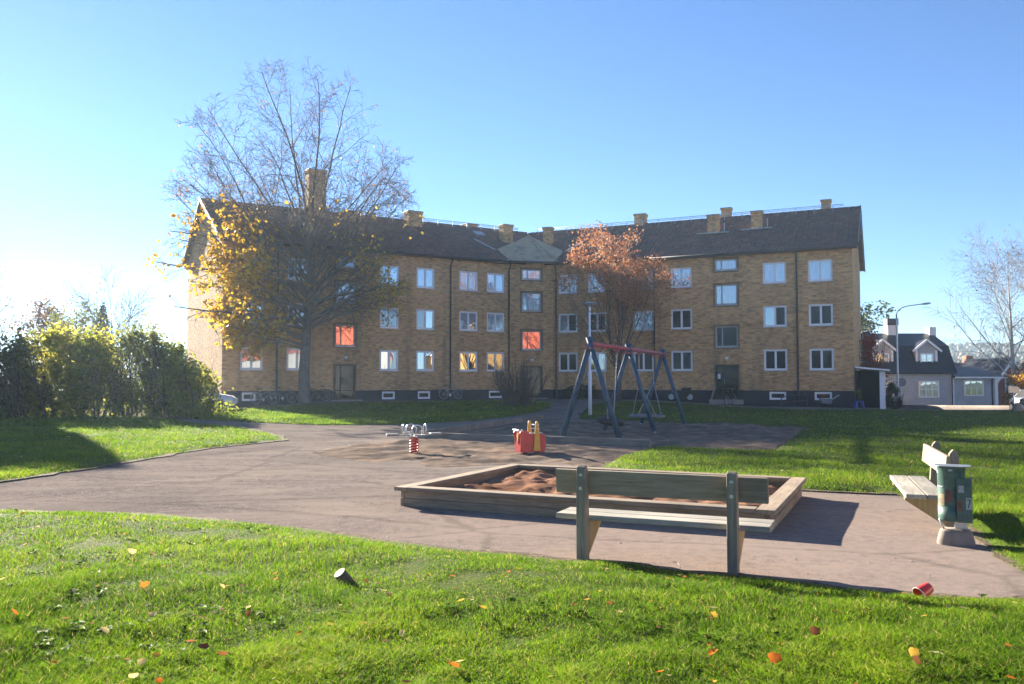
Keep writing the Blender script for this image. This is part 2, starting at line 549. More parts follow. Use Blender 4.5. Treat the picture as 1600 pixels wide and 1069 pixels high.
# the street past the grey house with its pale pavement
sheet('street', [(16, 46.6), (90, 50), (90, 57), (16, 57)], lambda x, y, d: gz(x, y) + 0.012, 'asphalt', 3.0)
sheet('pavement', [(22.5, 57.2), (60, 59.5), (60, 61.3), (22.5, 59.6)], lambda x, y, d: gz(x, y) + 0.11, 'slab', 2.0, skirt=0.14)

front_poly = [tuple(at(px, py, 0.02).xy) for px, py in
              ((0, 797), (200, 801), (400, 815), (560, 838), (720, 860), (830, 871), (915, 876), (1060, 889), (1147, 897), (1300, 917), (1450, 932), (1600, 934))]
front_poly = [(-16, 11.2)] + front_poly + [(5.2, 6.0), (11, 5.2), (11, -8), (-16, -8)]
front_poly = rough_edge(front_poly, 0.16, 0.07, 3)
def z_front(x, y, d):
    return 0.015 + 0.13 * S(d / 1.15) + 0.022 * vnoise(x, y, 9, 4, 0.9) * S(d / 0.5)
left_poly = rough_edge([(-34, 12.2), (-12, 12.9), (-8.15, 13.2), (-7.6, 16), (-7.2, 19.8), (-6.1, 22.4), (-6.6, 23.9),
                        (-9.2, 28.5), (-12.1, 31.5), (-14, 34.5), (-17, 38), (-34, 40)], 0.35, 0.06, 4)
far_poly = rough_edge([(-15.5, 38.0), (-13.3, 34.7), (-9.8, 32), (-6.9, 30.1), (-3.8, 30.6), (-1.5, 33.5), (0, 37.8), (2.0, 44),
                       (2.2, 47.5), (0, 50.0), (-6, 47.8), (-12, 45.6), (-16, 42.5)], 0.5, 0.07, 5)
right_poly = rough_edge([(3.4, 20.2), (2.3, 17.6), (1.7, 15.5), (1.85, 13.8), (4.45, 12.15), (5.45, 11.8), (5.35, 10.2), (4.75, 8.4), (4.45, 7.6),
                         (4.3, 6.95), (4.7, 6.45), (9, 6.0), (34, 6.0), (34, 46.2), (20.3, 45.4), (11.5, 46.2), (6.3, 49.3), (4.4, 46),
                         (3.2, 40), (2.9, 35), (10, 28.5), (5.96, 18.9)], 0.35, 0.05, 6)
lift = lambda a: (lambda x, y, d: gz(x, y) + 0.01 + a * S(d / 0.9) + 0.03 * vnoise(x, y, 8, 4, 0.45) * S(d / 1.2))
z_left, z_far = lift(0.05), lift(0.05)
z_right = lambda x, y, d: gz(x, y) + 0.01 + (0.05 + 0.09 * S((10.5 - y) / 2.5)) * S(d / 0.9) + 0.03 * vnoise(x, y, 8, 4, 0.45) * S(d / 1.2)
def soil_edge(poly, w, seed, keep):
    """bare trodden earth where turf and asphalt meet"""
    q = np.asarray(poly); t = np.roll(q, -1, 0) - np.roll(q, 1, 0); t /= np.linalg.norm(t, axis=1)[:, None] + 1e-9
    nrm = np.stack([t[:, 1], -t[:, 0]], 1)
    if poly_in((q + nrm * .03)[:1], q)[0] or poly_in((q + nrm * .03)[5:6], q)[0]: nrm = -nrm
    wob = .5 + .5 * vnoise(q[:, 0], q[:, 1], seed, 3, 2.6)
    P = q + nrm * (w * np.clip(wob, -.1, 1.6))[:, None]
    V = np.concatenate([np.c_[P, gz(P[:, 0], P[:, 1]) + .011], np.c_[q - nrm * .25, gz(q[:, 0], q[:, 1]) + .016]])
    n = len(q); F = [(i, (i + 1) % n, n + (i + 1) % n, n + i) for i in range(n) if keep(q[i])]
    tag(link(bpy.data.objects.new('soil_edge', np_mesh('soil_edge', V, F, MAT['soil']))), kind='structure')
k = NT('soil'); k.set(0.95, 0, 0.05); p = k.pos(False)
k.col(k.ramp(k.noise(p, 16, 6, .7), [(0.3, (0.05, 0.04, 0.028)), (0.5, (0.13, 0.10, 0.07)), (0.7, (0.24, 0.18, 0.12))])); k.bump(k.noise(p, 30, 5), .8, .02); MAT['soil'] = k.m
soil_edge(front_poly, .16, 91, lambda q: q[1] > 4 and abs(q[0]) < 9)
soil_edge(right_poly, .14, 92, lambda q: q[1] < 16 and q[0] < 6)
soil_edge(left_poly, .16, 93, lambda q: q[0] > -13 and q[1] < 32)
sheet('front_lawn', front_poly, z_front, 'turf', 0.6, near=(-8, 2.5, 6, 11.5, 0.16))
sheet('left_lawn', left_poly, z_left, 'turf', 0.6)
sheet('far_lawn', far_poly, z_far, 'turf', 0.7)
sheet('right_lawn', right_poly, z_right, 'turf', 0.6)

# loose sand under the swings and the spring toys
swing_sand = rough_edge([(-2.45, 23.35), (3.4, 20.25), (5.96, 18.95), (9.95, 28.5), (1.4, 35.2)], 0.4, 0.05, 12)
sheet('swing_sand', swing_sand, lambda x, y, d: 0.012 + 0.06 * vnoise(x, y, 21, 5, 1.7) * S(d / 0.5) + 0.04 * S(d / 0.6), 'sand_grey', 0.13, skirt=0.05)
toy_sand = rough_edge([(-4.6, 18.9), (-3.9, 21.2), (-2.5, 23.0), (3.25, 20.0), (1.75, 15.75), (0.9, 15.3), (0.38, 16.2), (-1.2, 15.6), (-3.0, 16.4)], 0.3, 0.22, 13)
sheet('toy_sand', toy_sand, lambda x, y, d: -0.006 + 0.04 * S(d / 0.8) + 0.055 * vnoise(x, y, 22, 5, 2.1) * S(d / 0.7), 'sand_grey', 0.12, skirt=0.04)

# ------------------------------------------------------------------ grass blades
def blades(name, poly, zf, n, ymin, ymax, h, w, bias=1.6, side=1.5, seed=1, seg=1):
    rs = np.random.default_rng(seed)
    out = []
    got = 0
    poly = np.asarray(poly)
    while got < n:
        m = int((n - got) * 2.2) + 1000
        t = rs.uniform(0, 1, m)
        y = 1.0 / ((1 / ymin ** bias) * (1 - t) + (1 / ymax ** bias) * t) ** (1 / bias)
        x = rs.uniform(-1, 1, m) * (0.66 * y + side)
        P = np.stack([x, y], 1)
        # thinner on trampled spots
        keep = poly_in(P, poly) & (vnoise(x, y, 31, 3, 1.6) > rs.uniform(-2.2, -0.3, m))
        out.append(P[keep]); got += keep.sum()
    P = np.concatenate(out)[:n]
    P = P + rs.normal(0, .045, P.shape)          # some strands stray over the edge
    d = poly_dist(P, poly)
    z = zf(P[:, 0], P[:, 1], d) - 0.004
    z = np.where(poly_in(P, poly), z, gz(P[:, 0], P[:, 1]))
    dist = P[:, 1]
    tuft = vnoise(P[:, 0], P[:, 1], 33, 3, 3.2)
    hh = h * np.clip(1 + 0.55 * tuft + .45 * vnoise(P[:, 0], P[:, 1], 36, 3, 1.1), 0.3, 2.2) * rs.uniform(0.55, 1.35, n) * np.clip(0.45 + d / 0.5, 0, 1)
    ww = w * np.maximum(1, dist / 6.0) * rs.uniform(0.7, 1.3, n)
    a = rs.uniform(0, 2 * np.pi, n); lean = rs.uniform(0.3, 1.5, n) * hh; b = rs.uniform(0, 2 * np.pi, n)
    dx, dy = np.cos(a) * ww / 2, np.sin(a) * ww / 2
    lx, ly = np.cos(b) * lean, np.sin(b) * lean
    tint = np.clip(0.42 + 0.16 * tuft + 0.18 * vnoise(P[:, 0], P[:, 1], 35, 3, .7) + rs.normal(0, 0.17, n), 0, 0.92)
    dead = rs.uniform(0, 1, n) < 0.06; tint[dead] = 1.0
    base = np.stack([P[:, 0], P[:, 1], z], 1)
    o = lambda k, f, hz, s: base + np.stack([s * dx * f + lx * k, s * dy * f + ly * k, hz], 1)
    if seg == 2:
        V = np.stack([o(0, 1, hh * 0, -1), o(0, 1, hh * 0, 1), o(0.3, .8, hh * .62, -1), o(0.3, .8, hh * .62, 1), o(1, 0, hh * .95, 1)], 1)
        i = np.arange(n)[:, None] * 5
        F = np.concatenate([i + np.array([0, 1, 3]), i + np.array([0, 3, 2]), i + np.array([2, 3, 4])])
        tt = np.repeat(tint, 5)
    else:
        V = np.stack([o(0, 1, hh * 0, -1), o(0, 1, hh * 0, 1), o(1, 0, hh, 1)], 1)
        i = np.arange(n)[:, None] * 3
        F = i + np.array([0, 1, 2]); tt = np.repeat(tint, 3)
    me = np_mesh(name, V.reshape(-1, 3), F, MAT['grass'], {'tint': tt})
    return link(bpy.data.objects.new(name, me))
tag(blades('front_grass', front_poly, z_front, 430000, 3.2, 11.2, 0.036, 0.0040, 1.5, 0.8, 1, 2), 'short bright green lawn grass filling the foreground', 'grass', kind='stuff')
tag(blades('left_grass', left_poly, z_left, 90000, 12.5, 38, 0.06, 0.005, 1.6, 3, 2), 'lawn grass in front of the hedge on the left', 'grass', kind='stuff')
tag(blades('far_grass', far_poly, z_far, 60000, 30, 50, 0.07, 0.005, 1.0, 3, 3), 'lawn grass in front of the left wing of the flats', 'grass', kind='stuff')
tag(blades('right_grass', right_poly, z_right, 190000, 6, 49, 0.055, 0.0048, 1.7, 3, 4), 'lawn grass on the right, behind the sandpit and the bin', 'grass', kind='stuff')
# ================================================================== the block of flats
def curtainglass(name, base, refl, scale, off):
    m = glassmat(name, base, refl); k = m.node_tree
    tc = k.nodes.new('ShaderNodeTexCoord'); wv = k.nodes.new('ShaderNodeTexNoise'); mp = k.nodes.new('ShaderNodeMapping'); rp = k.nodes.new('ShaderNodeValToRGB')
    mp.inputs['Scale'].default_value = (scale, 1, .35); mp.inputs['Location'].default_value = (off, 0, 0); wv.inputs['Scale'].default_value = 3.0; wv.inputs['Detail'].default_value = 3
    k.links.new(tc.outputs['Object'], mp.inputs[0]); k.links.new(mp.outputs[0], wv.inputs['Vector']); k.links.new(wv.outputs['Fac'], rp.inputs[0])
    rp.color_ramp.elements[0].position = .38; rp.color_ramp.elements[0].color = (*[x * .55 for x in base], 1)
    rp.color_ramp.elements[1].position = .62; rp.color_ramp.elements[1].color = (*base, 1)
    k.links.new(rp.outputs[0], k.nodes['Principled BSDF'].inputs['Base Color'])
glassmat('glass_mirror', (0.02, 0.02, 0.025), 0.62)
curtainglass('glass_pale', (0.46, 0.52, 0.58), 0.40, 6, 0)  # pale blue base imitates mirrored sky, broken up by curtain folds
curtainglass('glass_lace', (0.40, 0.42, 0.44), 0.22, 9, 3)
curtainglass('glass_drape', (0.16, 0.15, 0.15), 0.22, 5, 7)
def tilemat(name, stops):
    k = NT(name); k.set(0.34, 0, 0.75)
    p = k.pos()
    br = k.n('TexWhiteNoise', noise_dimensions='3D')
    sn = k.n('VectorMath', operation='SNAP'); k.l(p, sn.inputs[0]); sn.inputs[1].default_value = (0.3, 0.33, 5)
    k.l(sn.outputs[0], br.inputs['Vector'])
    c = k.ramp(br.outputs['Value'], stops)
    c = k.mix(k.ramp(k.noise(p, 0.5, 5), [(0.4, (0, 0, 0)), (0.75, (0.5,) * 3)]), c, (0.05, 0.045, 0.04))
    k.col(c); MAT[name] = k.m
tilemat('roof_tile', [(0.0, (0.055, 0.032, 0.030)), (0.6, (0.10, 0.052, 0.044)), (1.0, (0.18, 0.085, 0.062))])

def frame(o, u):
    u = Vector((u[0], u[1], 0)).normalized(); b = Vector((-u.y, u.x, 0))
    M = Matrix(((u.x, b.x, 0, o[0]), (u.y, b.y, 0, o[1]), (0, 0, 1, 0), (0, 0, 0, 1)))
    return M
Lo, Lu = (-16.7, 47.9), (0.862, 0.507)
Ru = (0.908, -0.418); Ro = (20.6 - .908 * 19.5, 50.1 + .418 * 19.5)
Llen, Rlen = 19.2, 19.5
FL, FR = frame(Lo, Lu), frame(Ro, Ru)
tA, tB = FL @ Vector((Llen, 0, 0)), FR @ Vector((0, 0, 0))
FT = frame((tA.x, tA.y), (tB.x - tA.x, tB.y - tA.y)); Tlen = (tB - tA).length
def u_of(F, px, off=0.0):
    """where along a facade a pixel column lands"""
    Fi = F.inverted(); a = Fi @ Vector((0, 0, 0)); d = Fi.to_3x3() @ Vector(((px - 800) / FPX, 1, 0))
    t = (off - a.y) / d.y
    return a.x + d.x * t
EAVE, RIDGE, DEEP, PL = 9.85, 13.2, 12.0, 0.98
flats = thing('apartment_building', 'three-storey yellow brick block of flats with two angled wings and a dark tiled roof', 'building', T(1.2, 57.0, 0.3))
ROWS = [2.24, 4.96, 7.68]; WH = 1.32
STEP = -0.3

def wall_panel(mb, u0, u1, z0, z1, holes, y=0.0, reveal=0.13):
    us = sorted({u0, u1, *[h[0] for h in holes], *[h[1] for h in holes]}); zs = sorted({z0, z1, *[h[2] for h in holes], *[h[3] for h in holes]})
    us = [u for u in us if u0 <= u <= u1]; zs = [z for z in zs if z0 <= z <= z1]
    for a, b in zip(us, us[1:]):
        for c, d in zip(zs, zs[1:]):
            m, k = (a + b) / 2, (c + d) / 2
            if any(h[0] < m < h[1] and h[2] < k < h[3] for h in holes): continue
            mb.add([(a, y, c), (b, y, c), (b, y, d), (a, y, d)], [(0, 1, 2, 3)])
    for a, b, c, d in holes:
        r = y + reveal
        mb.add([(a, y, c), (a, y, d), (a, r, d), (a, r, c)], [(0, 1, 2, 3)])
        mb.add([(b, y, c), (b, r, c), (b, r, d), (b, y, d)], [(0, 1, 2, 3)])
        mb.add([(a, y, d), (b, y, d), (b, r, d), (a, r, d)], [(0, 1, 2, 3)])
        mb.add([(a, y, c), (a, r, c), (b, r, c), (b, y, c)], [(0, 1, 2, 3)])
        mb.add([(a, r, c), (a, r, d), (b, r, d), (b, r, c)], [(0, 1, 2, 3)])

_wm = {}
def window(F, u0, u1, z0, z1, glass, y=0.0, style='pair', fmat='white_paint', parent=None):
    """a window with its frame, panes and sill"""
    w, h = round(u1 - u0, 2), round(z1 - z0, 2)
    key = (w, h, style)
    fr = 0.125 if style != 'stair' else 0.09
    if key not in _wm:
        a = MB()
        a.box((0, 0, 0), (fr, .07, h)).box((w - fr, 0, 0), (w, .07, h)).box((fr, 0, 0), (w - fr, .07, fr)).box((fr, 0, h - fr), (w - fr, .07, h))
        if style == 'pair': a.box((w / 2 - .065, -.006, fr), (w / 2 + .065, .07, h - fr)); cuts = [(fr, w / 2 - .065), (w / 2 + .065, w - fr)]
        elif style == 'stair':
            s = w * 0.3; a.box((s - .04, -.006, fr), (s + .04, .07, h - fr)); cuts = [(fr, s - .04), (s + .04, w - fr)]
        else: cuts = [(fr, w - fr)]
        panes = []
        for c0, c1 in cuts:
            p = MB().box((0, 0, 0), (c1 - c0, .012, h - 2 * fr)); panes.append((c0, p.mesh('pane')))
        sl = MB().box((-.05, -.17, -.045), (w + .05, 0.0, -.012))
        _wm[key] = (a.mesh('window'), panes, sl.mesh('sill'))
    fm, panes, sm = _wm[key]
    if fmat not in [m.name for m in fm.materials if m]: fm = fm.copy(); fm.materials.clear(); fm.materials.append(MAT[fmat]); _wm[key] = (fm, panes, sm)
    M = F @ Matrix.Translation((u0, y + 0.055, z0))
    o = link(bpy.data.objects.new('window', fm), parent or flats, M)
    gl = glass if isinstance(glass, (list, tuple)) else [glass] * len(panes)
    for (c0, pm), g in zip(panes, gl):
        if not pm.materials: pm.materials.append(MAT[g])
        q = bpy.data.objects.new('pane', pm)
        # every pane hangs a touch out of true, so neighbours mirror different things
        J = Matrix.Rotation(random.uniform(-.006, .006), 4, 'X') @ Matrix.Rotation(random.uniform(-.006, .006), 4, 'Z')
        link(q, o, M @ Matrix.Translation((c0, .03, fr)) @ J)
        q.material_slots[0].link = 'OBJECT'; q.material_slots[0].material = MAT[g]
    if style != 'cellar':
        if not sm.materials: sm.materials.append(MAT['zinc'])
        link(bpy.data.objects.new('sill', sm), o, M)
    return o

def column(F, px0, px1, off=0.0):
    return u_of(F, px0, off), u_of(F, px1, off)

def door(F, u0, u1, z0, z1, y, note=False, fmat='door_dark'):
    w, h = u1 - u0, z1 - z0
    a = MB().box((0, 0, 0), (.07, .08, h)).box((w - .07, 0, 0), (w, .08, h)).box((.07, 0, h - .07), (w - .07, .08, h)).box((.07, 0, 0), (w - .07, .08, .12))
    a.box((w * .3 - .04, -.005, .12), (w * .3 + .04, .08, h - .07))
    M = F @ Matrix.Translation((u0, y + .03, z0))
    o = a.build('door', MAT[fmat], flats, M)
    for c0, c1 in ((.07, w * .3 - .04), (w * .3 + .04, w - .07)):
        MB().box((c0, .03, .12), (c1, .045, h - .07)).build('pane', MAT['glass_dark'], o, M)
    MB().tube([(w * .3 + .1, -.05, .95), (w * .3 + .1, -.05, 1.35)], .016, 8).build('handle', MAT['zinc'], o, M)
    if note: MB().box((.10, .018, 1.30), (.28, .027, 1.62)).build('notice', MAT['paper'], o, M)
    MB().box((-.35, -.55, -.30), (w + .35, y + .02, -.005)).build('door_step', MAT['stone'], flats, M)
    return o

def surround(F, u0, u1, z0, z1, y=0.0, t=.12, bottom=True):
    """a rim of darker bricks set just proud of the wall"""
    a = MB()
    a.box((u0 - t, y - .035, z0 - (t if bottom else 0)), (u0 - .004, y + .01, z1 + t)).box((u1 + .004, y - .035, z0 - (t if bottom else 0)), (u1 + t, y + .01, z1 + t))
    a.box((u0 - .004, y - .035, z1 + .004), (u1 + .004, y + .01, z1 + t))
    if bottom: a.box((u0 - .004, y - .03, z0 - t), (u1 + .004, y + .01, z0 - .05))
    a.build('window_surround' if bottom else 'door_surround', MAT['brick_dark'], flats, F)

def roof_slope(name, F, u0, u1, y_eave, z_eave, y_ridge, z_ridge, tile=0.30, course=0.345, mat='roof_tile'):
    """pantiles laid in lapped courses"""
    L = math.hypot(y_ridge - y_eave, z_ridge - z_eave); nc = int(L / course) + 1; course = L / nc
    d = np.array([0, (y_ridge - y_eave) / L, (z_ridge - z_eave) / L]); nrm = np.array([0, -d[2], d[1]])
    nt = int((u1 - u0) / tile); tile = (u1 - u0) / nt
    prof_x = np.array([0, .28, .5, .72, .86]); prof_h = np.array([0.0, .0, .035, .055, .04])
    us = (np.arange(nt)[:, None] + prof_x).ravel() * tile + u0; us = np.append(us, u1)
    hs = np.append(np.tile(prof_h, nt), 0)
    n = len(us); V, Fs = [], []
    for c in range(nc):
        for s_, extra in ((c * course - (0.04 if c else 0.05), 0.045), ((c + 1) * course, 0.0)):
            base = np.array([0, y_eave, z_eave]) + d * s_
            P = base + np.outer(hs + extra, nrm); P[:, 0] = us
            V.append(P)
        # front lip of the course
        base = np.array([0, y_eave, z_eave]) + d * (c * course - (0.04 if c else 0.05))
        P = base + np.outer(hs + 0.012, nrm); P[:, 0] = us; V.append(P)
        b = c * 3 * n; i = np.arange(n - 1)
        Fs.append(np.stack([b + i, b + i + 1, b + n + i + 1, b + n + i], 1))
        Fs.append(np.stack([b + 2 * n + i, b + 2 * n + i + 1, b + i + 1, b + i], 1))
    me = np_mesh(name, np.concatenate(V), np.concatenate(Fs), MAT[mat])
    o = link(bpy.data.objects.new(name, me), flats, F); tag(o, kind='stuff')
    # the solid deck under the tiles
    MB().add([(u0, y_eave, z_eave - .02), (u1, y_eave, z_eave - .02), (u1, y_ridge, z_ridge - .02), (u0, y_ridge, z_ridge - .02),
              (u0, y_eave, z_eave - .16), (u1, y_eave, z_eave - .16), (u1, y_ridge, z_ridge - .16), (u0, y_ridge, z_ridge - .16)],
             [(0, 1, 2, 3), (7, 6, 5, 4), (0, 4, 5, 1), (1, 5, 6, 2), (2, 6, 7, 3), (3, 7, 4, 0)]).build('roof_deck', MAT['gutter'], flats, F)
    return o

def downpipe(F, u, y=0.0, mat='gutter', z0=0.35):
    MB().tube([(u, y - .32, EAVE - .12), (u, y - .30, EAVE - .3), (u, y - .09, EAVE - .65), (u, y - .09, 0.6), (u, y - .09, z0)], .055, 8).build('downpipe', MAT[mat], flats, F)

def chimney(F, u, y, w, dpt, z0, z1, mat='brick'):
    a = MB().box((u - w / 2, y - dpt / 2, z0), (u + w / 2, y + dpt / 2, z1 - .18))
    a.box((u - w / 2 - .05, y - dpt / 2 - .05, z1 - .18), (u + w / 2 + .05, y + dpt / 2 + .05, z1 - .04))
    o = a.build('chimney', MAT[mat], flats, F)
    MB().box((u - w / 2 - .07, y - dpt / 2 - .07, z1 - .04), (u + w / 2 + .07, y + dpt / 2 + .07, z1)).build('chimney_cap', MAT['gutter'], o, F)
    return o

rz = lambda y: EAVE + (RIDGE - EAVE) * (y + .4) / 6.4          # roof surface height at y behind the facade
# ---- left wing
cols = []
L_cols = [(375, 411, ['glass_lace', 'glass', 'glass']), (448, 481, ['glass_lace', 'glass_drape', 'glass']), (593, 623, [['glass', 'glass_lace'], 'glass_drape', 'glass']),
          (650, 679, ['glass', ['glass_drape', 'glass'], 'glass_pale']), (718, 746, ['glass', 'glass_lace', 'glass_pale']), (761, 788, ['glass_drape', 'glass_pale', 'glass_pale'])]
def build_wing(F, length, cols, stair_px, cellar, u0, u1, off, stair_glass, note):
    holes, todo = [], []
    for p0, p1, g in cols:
        a, b = column(F, p0, p1, off)
        w = round(b - a, 1); a = (a + b) / 2 - w / 2; b = a + w
        for r, gg in zip(ROWS, g):
            holes.append((a, b, r, r + WH)); todo.append((a, b, r, r + WH, gg, 'pair', 'white_paint'))
    if stair_px:
        a, b = column(F, *stair_px, off); w = round(b - a, 1); a = (a + b) / 2 - w / 2; b = a + w
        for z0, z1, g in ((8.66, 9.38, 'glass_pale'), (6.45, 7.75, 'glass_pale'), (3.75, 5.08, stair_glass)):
            holes.append((a, b, z0, z1)); todo.append((a, b, z0, z1, g, 'stair', 'stair_frame'))
            surround(F, a, b, z0, z1, off)
        holes.append((a, b, 0.42, 2.56))
        door(F, a, b, 0.42, 2.56, off, note)
        surround(F, a, b, 0.42, 2.56, off, .10, False)
        k = MB().lathe([(.02, -.02), (.10, -.02), (.13, -.09), (.11, -.17), (.05, -.21)], 14).build('entrance_lamp', MAT['white_paint'], flats, F @ Matrix.Translation(((a + b) / 2, off - .14, 3.14)))
        MB().box(((a + b) / 2 - .05, off - .16, 3.10), ((a + b) / 2 + .05, off + .005, 3.16)).build('bracket', MAT['gutter'], k, F)
    ph = []
    for p0, p1 in cellar:
        a, b = column(F, p0, p1, off - .04); w = round(b - a, 1); a = (a + b) / 2 - w / 2; b = a + w
        ph.append((a, b, .42, .92)); window(F, a, b, .42, .92, 'glass_dark', off - .04, 'cellar')
    m = MB(); wall_panel(m, u0, u1, PL, EAVE - .02, holes, off)
    m.build('wall', MAT['brick'], flats, F)
    m = MB(); wall_panel(m, u0, u1, -.6, PL, ph + [h for h in holes if h[2] < PL], off - .04, .17)
    m.add([(u0, off - .04, PL), (u1, off - .04, PL), (u1, off + .05, PL + .03), (u0, off + .05, PL + .03)], [(0, 1, 2, 3)])
    m.build('plinth', MAT['plinth'], flats, F)
    for a, b, z0, z1, g, st, fm in todo: window(F, a, b, z0, z1, g, off, st, fm)
build_wing(FL, Llen, L_cols, (523, 555), [(378, 401), (597, 618), (653, 673), (764, 786)], 0, Llen, 0.0, ['glass', 'glass_mirror'], False)
sideL = MB().add([(0, 0, -.5), (0, 0, EAVE), (0, 6, RIDGE - .1), (0, DEEP, EAVE), (0, DEEP, -.5)], [(0, 1, 2, 3, 4)])
sideL.add([(0, DEEP, -.5), (0, DEEP, EAVE), (24, DEEP, EAVE), (24, DEEP, -.5)], [(0, 1, 2, 3)])
sideL.build('wall', MAT['brick'], flats, FL)
# ---- right wing, its outer block a little proud
us = u_of(FR, 1026)
R_in = [(873, 902, ['glass_dark', ['glass_drape', 'glass_dark'], 'glass']), (919, 948, ['glass', 'glass_dark', 'glass']), (990, 1021, ['glass_dark', 'glass', 'glass'])]
R_in[1][2][0] = 'glass'
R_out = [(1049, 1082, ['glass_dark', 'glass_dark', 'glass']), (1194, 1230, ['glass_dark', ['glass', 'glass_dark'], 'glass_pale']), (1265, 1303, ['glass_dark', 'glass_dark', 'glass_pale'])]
build_wing(FR, Rlen, R_in, None, [], 0, us, 0.0, None, False)
build_wing(FR, Rlen, R_out, (1119, 1153), [(1202, 1227), (1272, 1299)], us, Rlen, STEP, ['glass_dark', 'glass_dark'], True)
MB().add([(us, STEP, -.5), (us, 0.02, -.5), (us, 0.02, EAVE), (us, STEP, EAVE)], [(3, 2, 1, 0)]).build('wall', MAT['brick'], flats, FR)
sideR = MB().add([(Rlen, STEP, -.8), (Rlen, STEP, EAVE), (Rlen, 6, RIDGE - .1), (Rlen, DEEP, EAVE), (Rlen, DEEP, -.8)], [(4, 3, 2, 1, 0)])
sideR.add([(Rlen, DEEP, -.8), (Rlen, DEEP, EAVE), (-3, DEEP, EAVE), (-3, DEEP, -.8)], [(0, 1, 2, 3)])
sideR.build('wall', MAT['brick'], flats, FR)
# ---- the stair bay across the inner corner
build_wing(FT, Tlen, [], (815, 846), [], -.02, Tlen + .02, -.05, ['glass', 'glass_mirror'], False)

# ---- roofs
roof_slope('roof_tiles', FL, -.3, 24.2, -.42, EAVE, 6, RIDGE)
roof_slope('roof_tiles', FR, -4.5, us - .25, -.42, EAVE, 6, RIDGE)
roof_slope('roof_tiles', FR, us - .25, Rlen + .3, STEP - .42, EAVE - (RIDGE - EAVE) / 6.42 * .3, 6, RIDGE + .02)
for F, a, b in ((FL, -.3, 24.2), (FR, -4.5, Rlen + .3)):
    MB().add([(a, DEEP + .5, EAVE - .15), (b, DEEP + .5, EAVE - .15), (b, 6, RIDGE), (a, 6, RIDGE)], [(0, 1, 2, 3)]).build('roof_back', MAT['roof_tile'], flats, F)
    m = MB()
    n = int((b - a) / .4)
    for i in range(n):
        x0 = a + (b - a) * i / n; x1 = a + (b - a) * (i + 1) / n + .03
        m.tube([(x0, 6, RIDGE - .01), (x1, 6, RIDGE + .02)], [.13, .145], 8, False)
    tag(m.build('ridge_tiles', MAT['roof_tile'], flats, F), kind='stuff')
    # walkway rail along the ridge
    m = MB(); s = 1.2
    x = a + 1
    while x < b - 1:
        m.box((x, 5.55, RIDGE - .2), (x + .03, 5.6, RIDGE + .27)); x += s
    m.tube([(a + 1, 5.57, RIDGE + .27), (b - 1, 5.57, RIDGE + .27)], .022, 6).tube([(a + 1, 5.57, RIDGE + .17), (b - 1, 5.57, RIDGE + .17)], .018, 6)
    m.build('ridge_rail', MAT['zinc'], flats, F)
def barge(F, u, y0, z0):
    m = MB()
    m.bar((u, y0, z0 + .0), (u, 6, RIDGE + .06), .06, .26).bar((u, 6, RIDGE + .06), (u, DEEP + .5, EAVE - .12), .06, .26)
    m.build('bargeboard', MAT['gutter'], flats, F)
barge(FL, -.34, -.45, EAVE); barge(FR, Rlen + .34, STEP - .45, EAVE - .12)
def gutter(F, a, b, y, z):
    MB().tube([(a, y, z), (b, y, z)], .075, 8).box((a, y + .06, z - .1), (b, y + .5, z - .065)).build('gutter', MAT['gutter'], flats, F)
gutter(FL, -.3, Llen, -.5, EAVE - .05); gutter(FR, 0, us - .27, -.5, EAVE - .05); gutter(FR, us - .23, Rlen + .3, STEP - .5, EAVE - .2)
for px in (432, 703): downpipe(FL, u_of(FL, px))
downpipe(FR, .25, 0, 'brown_pipe'); downpipe(FR, u_of(FR, 1247, STEP), STEP, 'gutter', .12)
downpipe(FL, Llen - .12, 0, 'brown_pipe')
MB().tube([(us - .12, -.09, EAVE - .3), (us - .12, -.09, .4)], .05, 8).build('downpipe', MAT['brown_pipe'], flats, FR)
# ---- copper hood over the stair bay, flared at both sides
def hood():
    A, B = FT @ Vector((-.2, -.55, EAVE + .02)), FT @ Vector((Tlen + .2, -.55, EAVE + .02))
    top = Vector((1.25, 62.4, 12.55))
    iA, iB = FL @ Vector((Llen - .15, 1.5, rz(1.5) + .12)), FR @ Vector((.15, 1.5, rz(1.5) + .12))
    a1, b1 = A.lerp(B, .22) + Vector((0, -.02, .02)), A.lerp(B, .78) + Vector((0, -.02, .02))
    m = MB().add([A, a1, b1, B, top, iA, iB], [(0, 1, 4), (1, 2, 4), (2, 3, 4), (0, 4, 5), (3, 6, 4)])
    m.add([A, B, B + Vector((0, 0, -.14)), A + Vector((0, 0, -.14))], [(0, 3, 2, 1)])
    o = m.build('copper_hood', MAT['copper'], flats, Matrix.Identity(4))
    s = MB()
    for q in (A, a1, b1, B): s.bar(q + Vector((0, 0, .03)), top + Vector((0, 0, .03)), .05, .05)
    s.build('standing_seam', MAT['copper'], o, Matrix.Identity(4))
    g = MB().tube([A + Vector((-.05, -.06, -.05)), B + Vector((.05, -.06, -.05))], .075, 8)
    g.build('gutter', MAT['gutter'], flats, Matrix.Identity(4))
    MB().bar(FL @ Vector((Llen - .4, 1.4, rz(1.4) + .1)), FL @ Vector((Llen - 1.1, 3.2, rz(3.2) + .11)), .25, .04).build('flashing', MAT['zinc'], flats, Matrix.Identity(4))
    MB().bar(FR @ Vector((.4, 1.4, rz(1.4) + .1)), FR @ Vector((1.1, 3.2, rz(3.2) + .11)), .25, .04).build('flashing', MAT['zinc'], flats, Matrix.Identity(4))
hood()
